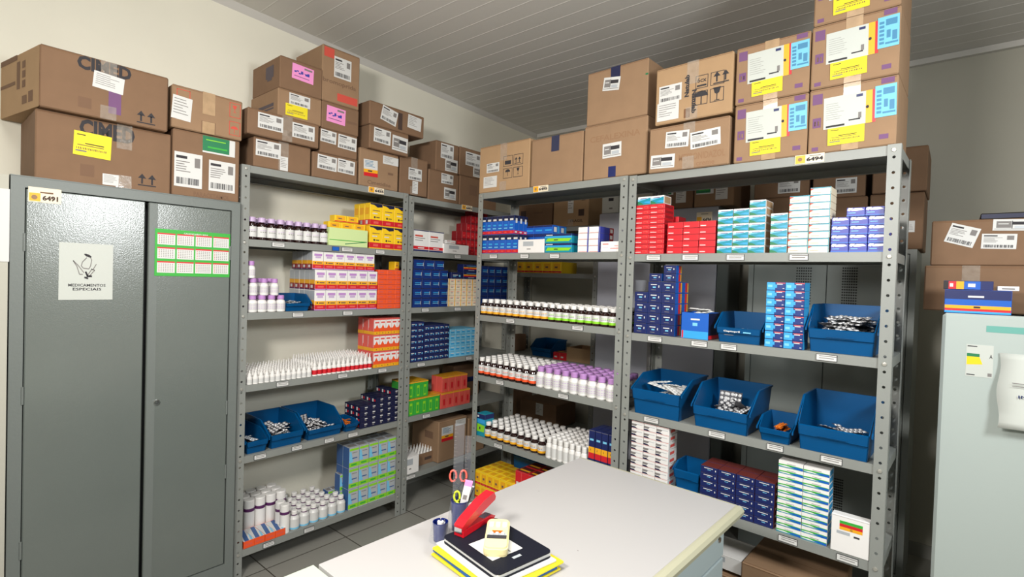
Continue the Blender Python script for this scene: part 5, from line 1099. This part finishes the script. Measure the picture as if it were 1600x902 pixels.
# ================================================================ FRIDGE AND WHAT IS ON IT
def fridge():
    yf = 1.25; x0 = 2.391; W = .6; H = 1.331; D = .62
    e = bpy.data.objects.new('fridge', None); COL.objects.link(e); e.location = (x0, yf, 0); tag(e, 'white upright fridge with energy label and hanging paper at right edge', 'fridge')
    b = MB(); b.cbox(0, W, .05, D, .04, H-.004, 'fridge', .008); b.build('body', e)
    b = MB(); b.cbox(0, W, 0, .046, .05, H, 'fridge', .009)
    s0, z0 = HZ('W', 1541, 519, yf); z1 = HZ('W', 1541, 509, yf)[1]
    b.rect(s0-x0, z0, W-.01, z1, 'fridge_strip', off=.0006)
    d = b.build('door', e)
    b = MB(); b.cbox(W-.05, W-.02, -.035, .0, .75, 1.1, 'fridge', .005); b.build('handle', d)
    s0, z0 = HZ('W', 1508, 587, yf); s1, z1 = HZ('W', 1553, 541, yf); s0 -= x0; s1 -= x0; w_, h_ = s1-s0, z1-z0
    b = MB(); b.box(s0, s1, -.0008, -.0001, z0, z1, 'paper_gray'); b.rect(s0+w_*.03, z0+h_*.62, s0+w_*.5, z0+h_*.72, 'dark_green', off=.0011); b.flat([(s0+w_*.03, z0+h_*.36), (s0+w_*.62, z0+h_*.4), (s0+w_*.5, z0+h_*.62), (s0+w_*.03, z0+h_*.62)], 'box_yellow', off=.0011)
    b.rect(s0+w_*.04, z0+h_*.93, s0+w_*.4, z0+h_*.96, 'ink', off=.0011); b.rect(s0+w_*.04, z0+h_*.04, s0+w_*.35, z0+h_*.07, 'ink', off=.0011)
    b.text('A', s0+w_*.86, z0+h_*.6, s0+w_*.97, z0+h_*.72, 'ink', off=.0011); b.rect(s0+w_*.82, z0+h_*.04, s0+w_*.97, z0+h_*.14, 'ink_soft', off=.0011); b.build('energy_label', d)
    for y in (.08, D-.06):
        for x in (.05, W-.05):
            q = MB(); q.lathe([(0, 0, 'black'), (.02, 0, 'black'), (.02, .04, 'black'), (0, .04, 'black')], 10, x, y, .0005); q.build('foot', e)
    # hanging paper bowed away from the door
    s0, zt = HZ('W', 1572, 552, yf); s1, zb = HZ('W', 1556, 664, yf); W2 = .21; b = MB(); N = 12; vs = []
    for i in range(N+1):
        t = i/N; off = .004+.02*math.sin(min(1, t*1.1)*math.pi/2)+ .012*t*t
        z = zt+(zb-zt)*t; xl = s1+.004*math.sin(t*9)
        for x in (xl, s1+.06, s1+W2): vs.append((x-x0, -off-(0.006 if x == xl and t > .8 else 0), z))
    fs = [(i*3+j, i*3+j+1, i*3+j+4, i*3+j+3) for i in range(N) for j in (0, 1)]
    b.add(vs, fs, 'paper_gray', True)
    p = b.build('notice_sheet'); p.location = (x0, yf, 0); md = p.modifiers.new('s', 'SOLIDIFY'); md.thickness = .0006; tag(p, 'white paper notice hanging on the fridge door, cut by picture edge', 'paper')
    b = MB(); c = -.0285
    for i, (a, l) in enumerate(((.47, .14), (.43, .1))): b.flat([(s1-x0+.03, zb+(zt-zb)*(a+.14)), (s1-x0+.03+l, zb+(zt-zb)*(a+.14)), (s1-x0+.03+l, zb+(zt-zb)*(a+.15)), (s1-x0+.03, zb+(zt-zb)*(a+.15))], 'ink_soft', off=-c)
    b.text('INSULINAS', s1-x0+.045, zb+(zt-zb)*.42, s1-x0+.15, zb+(zt-zb)*.46, 'navy', off=-c+.0025)
    b.build('printed_text', p)
    p.children[0].location = (0, 0, 0)
    return x0, yf, H
fx0, fyf, fH = fridge()
z = fH+.001
G('W', 0, 'navy_white_box', 1475, 1580, [1], (.075,), .09, 'x', 'x', None, zb=z, d0=1.275) if False else None
s0 = S('W', 1475, z, 1.275); s1 = S('W', 1580, z, 1.275); h = HZ('W', 1500, 453, 1.275)[1]-z; W = s1-s0
b = MB(); b.cbox(0, W, 0, .13, 0, h, 'blue', .001); b.rect(.001, h*.02, W-.001, h*.1, 'cyan', off=.0003); b.rect(.001, h*.1, W-.001, h*.2, 'red', off=.0003); b.rect(.001, h*.2, W-.001, h*.34, 'amber_yellow', off=.0003); b.rect(.001, h*.6, W-.001, h*.99, 'navy', off=.0003); b.rect(W*.36, h*.68, W*.6, h*.76, 'paper', off=.0006); b.rect(W*.45, h*.23, W*.55, h*.31, 'ink', off=.0006)
o = b.build('medicine_box'); o.location = (s0, 1.275, z); tag(o, 'wide blue box with yellow and red stripes on top of the fridge', 'medicine box')
z2 = z+h+.001; h2 = HZ('W', 1500, 439, 1.3)[1]-z2; s0 = S('W', 1474, z2, 1.3); s1 = S('W', 1552, z2, 1.3); W = s1-s0
b = MB(); b.cbox(0, W, 0, .07, 0, h2, 'navy', .001)
for a, c, m in ((0, .1, 'black'), (.1, .26, 'red'), (.26, .42, 'amber_yellow'), (.42, .75, 'blue')): b.rect(W*a+.0005, h2*.05, W*c, h2*.95, m, off=.0003)
b.rect(W*.13, h2*.3, W*.2, h2*.7, 'paper', off=.0006); b.rect(W*.5, h2*.3, W*.65, h2*.7, 'paper', off=.0006)
o = b.build('medicine_box'); o.location = (s0, 1.3, z2); tag(o, 'small striped box lying on the wide blue box, fridge top', 'medicine box')
b = MB(); b.cbox(0, .05, 0, .06, 0, h2*.5, 'white', .001); b.rect(.01, .004, .04, h2*.3, 'ink_soft', off=.0003); o = b.build('medicine_box'); o.location = (s1+.01, 1.3, z2); tag(o, 'small white box at right on the wide blue box', 'medicine box')
f1 = carton('W', 1442, 0, 1660, 0, 415, 1.45, .38, 'large dark carton on the fridge, lower one, tape on its front', 'card_dark', (), (), z, 'tape_clear', tapeside=.36)[1]
f2 = carton('W', 1453, 0, 1665, 0, 346, 1.46, .36, 'large carton with three white labels on the fridge, upper one', 'card_dark', [('ship', .13, .45, .37, .88, -18), ('ship', .40, .36, .66, .68, -2), ('log', .48, .74, .8, .98, -2)], [], f1[3]+.001, None)[1]
b = MB(); b.cbox(0, .125, 0, .2, 0, .022, 'black', .003); b.rect(.002, .004, .123, .018, 'navy_dark', off=.0003); o = b.build('folder'); o.location = (S('W', 1532, f2[3], 1.48), 1.48, f2[3]+.001); tag(o, 'dark blue folder lying on the topmost fridge carton', 'folder')
# plain narrow white strip set on the wall edge left of the cabinet
b = MB(); b.box(-.001, .001, -.012, .012, -.12, .12, 'paper'); o = b.build('white_strip')
ray = CF+CR*((7-800)/FPX)-CU*((352-451)/FPX); t_ = (.0255-CC.x)/ray.x; o.location = CC+ray*t_; tag(o, 'narrow white strip on the wall left of the tall cabinet', 'paper')

# ================================================================ DESKS
ZT = .73
def desk():
    e = bpy.data.objects.new('desk', None); COL.objects.link(e); e.location = (1.330, -.352, 0); e.rotation_euler = (0, 0, TH); W, L = .575, 1.045
    tag(e, 'light grey office desk with cream rounded edge in the foreground', 'desk')
    b = MB(); b.cbox(0, W, 0, L, ZT-.025, ZT, 'desk_top', .0015)
    for (px_, py_) in ((903, 861), (842, 768)):
        ray = CF+CR*((px_-800)/FPX)-CU*((py_-451)/FPX); p = CC+ray*((ZT-CC.z)/ray.z); q = Matrix.Rotation(-TH, 3, 'Z') @ (p-e.location)
        b.flat([(q.x+.0022*math.cos(k), q.y+.0015*math.sin(k)) for k in range(6)], 'ink_soft', 't', .0003, (0, 0, ZT))
    b.build('tabletop', e)
    # rounded moulding on the right edge
    b = MB(); pr = [(W, ZT-.026), (W+.012, ZT-.030), (W+.022, ZT-.022), (W+.024, ZT-.010), (W+.018, ZT-.001), (W+.006, ZT+.0015), (W, ZT+.0012)]
    b.prism(pr, .0, L, 'desk_edge', 'y'); b.build('edge_moulding', e)
    b = MB(); b.box(-.002, W+.0, L+.0, L+.003, ZT-.026, ZT+.001, 'desk_edge'); b.build('back_edge', e)
    b = MB(); b.box(W-.02, W+.012, L-.018, L+.0045, ZT-.028, ZT+.0025, 'ink_card_soft'); b.box(-.003, .012, L-.008, L+.0045, ZT-.028, ZT+.002, 'ink_soft')
    b = MB(); b.box(.02, .045, .02, L-.03, 0.0005, ZT-.026, 'desk_body'); b.build('side_panel', e)
    # pedestal with drawers facing right
    b = MB(); b.box(.15, W-.03, L-.50, L-.06, .05, ZT-.026, 'desk_body'); pd = b.build('pedestal', e)
    for i, (z0, z1) in enumerate(((ZT-.135, ZT-.034), (ZT-.365, ZT-.141), (.06, ZT-.371))):
        b = MB(); b.cbox(W-.028, W-.012, L-.50, L-.06, z0, z1, 'desk_body', .003); d = b.build('drawer', pd)
        q = MB(); q.lathe([(0, 0, 'chrome'), (.009, 0, 'chrome'), (.008, .004, 'chrome'), (0, .004, 'chrome')], 12); q.xf(Matrix.Translation((W-.0125, L-.1 if i == 0 else L-.25, (z0+z1)/2+.01)) @ Matrix.Rotation(R(90), 4, 'Y')); q.build('lock', d)
    b = MB(); b.box(W-.035, W-.01, .02, .045, 0.0005, ZT-.026, 'desk_body'); b.build('leg', e)
desk()
def desk2():
    e = bpy.data.objects.new('side_table', None); COL.objects.link(e); e.location = (1.318, -.357, 0); e.rotation_euler = (0, 0, TH); W, L = .6, .42
    tag(e, 'pale green side table end showing at the bottom beside the desk', 'table')
    b = MB(); b.cbox(0, W, -L, 0, ZT-.028, ZT-.003, 'desk_pale', .002); b.build('tabletop', e)
    for x in (.03, W-.06):
        for y in (-L+.03, -.06):
            b = MB(); b.box(x, x+.03, y, y+.03, .0005, ZT-.0285, 'desk_pale'); b.build('leg', e)
desk2()

# ================================================================ THINGS ON THE DESK
def at(o, x, y, z, rz=0): o.location = (x, y, z); o.rotation_euler = (0, 0, R(rz)); return o
z = ZT+.0015
CXY = Vector((1.622, -.064, 0))
def sheet(name, m, w_, l_, h, dx, dy, rot, label, cat, round_=0.004):
    global z
    b = MB(); b.cbox(-w_/2, w_/2, -l_/2, l_/2, 0, h, m, min(.0015, h*.3)); o = b.build(name); at(o, CXY.x+dx, CXY.y+dy, z, rot); z += h+.0006; tag(o, label, cat); return o
sheet('folder', 'yellow', .242, .195, .005, -.002, -.006, -7, 'yellow folder at the very bottom of the stack on the desk', 'folder')
sheet('folder', 'folder_blue', .238, .185, .008, -.004, -.008, -9, 'blue-green folder between two yellow ones in the desk stack', 'folder')
sheet('folder', 'yellow', .242, .2, .006, .001, -.002, -7, 'yellow folder above the blue-green one in the desk stack', 'folder')
sheet('paper_stack', 'paper', .228, .182, .006, -.004, -.004, -10, 'white papers under the dark planner', 'papers')
zp = z
b = MB(); W_, L_ = .212, .165
def rr(w_, l_, r, n=5): return [(sx*(w_/2-r)+r*math.cos(a), sy*(l_/2-r)+r*math.sin(a)) for sx, sy, a0 in ((1, 1, 0), (-1, 1, 90), (-1, -1, 180), (1, -1, 270)) for a in [R(a0+k*90/n) for k in range(n+1)]]
pl = bpy.data.objects.new('planner', None); COL.objects.link(pl); tag(pl, 'black planner with white card and silver emblem on the desk stack', 'notebook'); at(pl, CXY.x-.006, CXY.y+.002, zp, -9)
b.prism(rr(W_, L_, .014), .0, .0025, 'planner', 'z'); b.prism(rr(W_, L_, .014), .0115, .014, 'planner', 'z'); b.build('cover', pl)
b = MB(); b.box(-W_/2+.006, W_/2-.003, -L_/2+.004, L_/2-.004, .0026, .0114, 'paper'); b.build('pages', pl)
b = MB(); b.add([(-.035, -.055, .0142), (.055, -.055, .0142), (.055, .035, .0142), (-.035, .035, .0142)], [(0, 1, 2, 3)], 'paper'); b.add([(.03, .0, .0144), (.05, .0, .0144), (.05, .004, .0144), (.03, .004, .0144)], [(0, 1, 2, 3)], 'ink_soft'); b.build('card_label', pl)
b = MB(); b.box(.07, .078, -.012, .012, .0141, .0146, 'silver'); b.build('emblem', pl)
z = zp+.0150
# stapler with its jaw open
st = bpy.data.objects.new('stapler', None); COL.objects.link(st); tag(st, 'red stapler with open jaw lying on the black planner', 'stapler')
PA = Vector((1.530, -.098, z)); PB = Vector((1.512, .042, z)); dv = PB-PA; st.location = PA; st.rotation_euler = (0, 0, math.atan2(dv.y, dv.x))
b = MB(); b.prism([(-.004, 0), (.125, 0), (.13, .006), (.12, .010), (.02, .016), (-.004, .014)], -.014, .014, 'stapler_red'); b.build('base', st)
b = MB(); b.box(.085, .118, -.009, .009, .0105, .0125, 'chrome'); b.build('anvil', st)
b = MB(); b.prism([(0, .006), (.135, .004), (.14, .010), (.136, .026), (.09, .031), (.02, .024), (0, .018)], -.0135, .0135, 'stapler_red'); b.xf(Matrix.Translation((-.002, 0, .009)) @ Matrix.Rotation(R(-15), 4, 'Y')); b.build('arm', st)
b = MB(); b.box(-.008, .012, -.011, .011, .010, .022, 'chrome'); b.build('hinge', st)
# cream pocket device
dv_ = bpy.data.objects.new('pocket_device', None); COL.objects.link(dv_); A = Vector((1.566, .003, 0)); B_ = Vector((1.656, -.11, 0)); dr = A-B_; L3 = dr.length; tag(dv_, 'cream pocket device with three windows and dark half-round display', 'device')
dv_.location = ((A.x+B_.x)/2, (A.y+B_.y)/2, z); dv_.rotation_euler = (0, 0, math.atan2(dr.y, dr.x)-math.pi/2)
b = MB(); b.prism(rr(.054, L3, .012), .0, .004, 'cream_plastic', 'z'); b.prism(rr(.056, L3+.002, .013), .004, .016, 'cream_plastic', 'z'); b.prism(rr(.050, L3-.006, .011), .016, .020, 'cream_plastic', 'z'); b.build('body', dv_)
for x in (-.016, 0, .016):
    b = MB(); b.prism([(x+p[0], .038+p[1]) for p in rr(.0115, .026, .003, 3)], .0201, .0218, 'cream', 'z'); b.build('window', dv_)
b = MB(); b.add([(.023*math.cos(a), -.018+.026*math.sin(a), .0206) for a in [R(k*15) for k in range(13)]], [tuple(range(13))], 'silver'); b.add([(-.023, -.030, .0205), (.023, -.030, .0205), (.023, -.014, .0208), (-.023, -.014, .0208)], [(0, 1, 2, 3)], 'ink')
b.add([(-.01, -.004, .0208), (.01, -.004, .0208), (.013, .009, .0208), (-.013, .009, .0208)], [(0, 1, 2, 3)], 'foil_orange'); b.build('display', dv_)
for x in (-.013, 0, .013):
    b = MB(); b.prism([(x+p[0], -.008+p[1]) for p in rr(.007, .012, .002, 3)], .0209, .0225, 'white', 'z'); b.build('button', dv_)
# pen holders
def PT(px_, py_, dep): return CC+(CF+CR*((px_-800)/FPX)-CU*((py_-451)/FPX))*dep
def holder(x, y, r, h, label):
    e = bpy.data.objects.new('pen_holder', None); COL.objects.link(e); e.location = (x, y, ZT+.0015); tag(e, label, 'pen holder', 'blue pen holders with clear flared shells')
    b = MB(); b.lathe([(0, 0, 'cup_blue'), (r*.86, 0, 'cup_blue'), (r, h*.98, 'cup_blue'), (r*1.02, h, 'cup_blue'), (r*.93, h, 'cup_blue'), (r*.8, .003, 'cup_blue'), (0, .003, 'cup_blue')], 24); b.build('cup', e)
    b = MB(); b.lathe([(r*1.5, .0, 'clear'), (r*1.06, h*.97, 'clear'), (r*1.03, h*.97, 'clear'), (r*1.45, .0, 'clear')], 24); b.build('clear_shell', e)
holder(1.440, -.012, .0235, .077, 'tall blue pen holder with scissors and rulers')
holder(1.447, -.086, .0195, .046, 'short blue pen holder, left of the taller one')
hc = Vector((1.440, -.012, ZT)); DPT = (hc-CC).dot(CF)
def ruler(px_, top, wd, dep, col, label):
    t = PT(px_, top, dep); L = t.z-(ZT+.006); b = MB(); b.box(-wd/2, wd/2, -.001, .001, 0, L, col)
    for i in range(int(L/.01)): b.rect(-wd/2+.0005, i*.01, -wd/2+(.007 if i % 5 else .011), i*.01+.0008, 'ink_soft', off=.0013)
    o = b.build('ruler'); o.location = (t.x, t.y, ZT+.0055); o.rotation_euler = (0, 0, R(42)); tag(o, label, 'ruler')
ruler(718.5, 662, .027, DPT-.004, 'clear', 'clear plastic ruler, the taller, standing in the pen holder'); ruler(732, 681, .017, DPT+.012, 'clear', 'narrow clear ruler, the shorter, in the pen holder')
def ring(c, rx, rz_, m, tilt=0):
    u = CR; v = Vector((0, 0, 1)); return [c+u*(rx*math.cos(a))+v*(rz_*math.sin(a)) for a in [2*math.pi*k/16 for k in range(16)]]
def scissors(c1, c2, dep, m, m2, ln, label, rx, rz_):
    e = bpy.data.objects.new('scissors', None); COL.objects.link(e); tag(e, label, 'scissors', 'scissors in the pen holder')
    p1 = PT(*c1, dep); p2 = PT(*c2, dep+.004); mid = (p1+p2)/2; foot = Vector((hc.x, hc.y, ZT+.012)); neck = mid-Vector((0, 0, rz_*1.9)); e.location = foot
    for p in (p1, p2):
        b = MB(); b.tube(ring(p, rx, rz_, m), .0028, m, 8, True); b.tube([p-Vector((0, 0, rz_)), neck, foot+Vector((0, 0, .05))], .0036, m2, 8); o = b.build('handle', e); o.location = -e.location
    b = MB(); a_ = foot+Vector((0, 0, .05)); b.tube([a_, foot], .004, 'chrome', 6); o = b.build('blade', e); o.location = -e.location
scissors((708, 744), (724, 744), DPT+.006, 'coral', 'planner', .2, 'coral-handled scissors standing behind the ruler', .0085, .015)
scissors((714, 776), (726, 781), DPT-.012, 'lime_handle', 'lime_handle', .12, 'small lime-handled scissors in front of the holder', .0075, .0135)
t = PT(733, 752, DPT-.006); ft = Vector((hc.x+.003, hc.y, ZT+.02)); ax = (t-ft).normalized()
b = MB(); L = .06; b.box(-.010, .010, -.006, .006, -L, -.012, 'paper'); b.box(-.010, .010, -.006, .006, -.012, 0, 'pink'); b.rect(-.006, -L*.8, .004, -L*.6, 'ink_soft', off=.0064)
o = b.build('eraser'); o.location = t; o.rotation_euler = (0, R(12), R(42)); tag(o, 'white eraser with pink top sticking out of the holder', 'eraser')
for px_, py_, m, lab, dp in ((739, 762, 'black', 'black pen leaning right in the tall pen holder', -.01),):
    t = PT(px_, py_, DPT+dp); b = MB(); b.tube([ft, t], .0038, m, 8); b.tube([t, t+(t-ft).normalized()*.004], .003, 'silver', 8); o = b.build('pen'); tag(o, lab, 'pen')
h2 = Vector((1.447, -.086, ZT+.006)); D2 = (h2-CC).dot(CF)
for px_, py_, m, lab in ((689, 809, 'navy', 'dark blue pen in the short holder'), (695, 812, 'silver', 'silver pen in the short holder'), (699, 818, 'red', 'red pen in the short holder')):
    t = PT(px_, py_, D2); b = MB(); b.tube([h2, t-(t-h2)*.12], .0035, m, 8); b.tube([t-(t-h2)*.12, t], .0012, 'chrome', 6); o = b.build('pen'); tag(o, lab, 'pen')
t = PT(688, 826, D2-.005); b = MB(); b.lathe([(0, 0, 'white'), (.008, 0, 'white'), (.008, .012, 'white'), (0, .012, 'white')], 14); o = b.build('correction_tape'); o.location = (t.x, t.y, ZT+.038); tag(o, 'white round stub in the short blue holder', 'stationery')
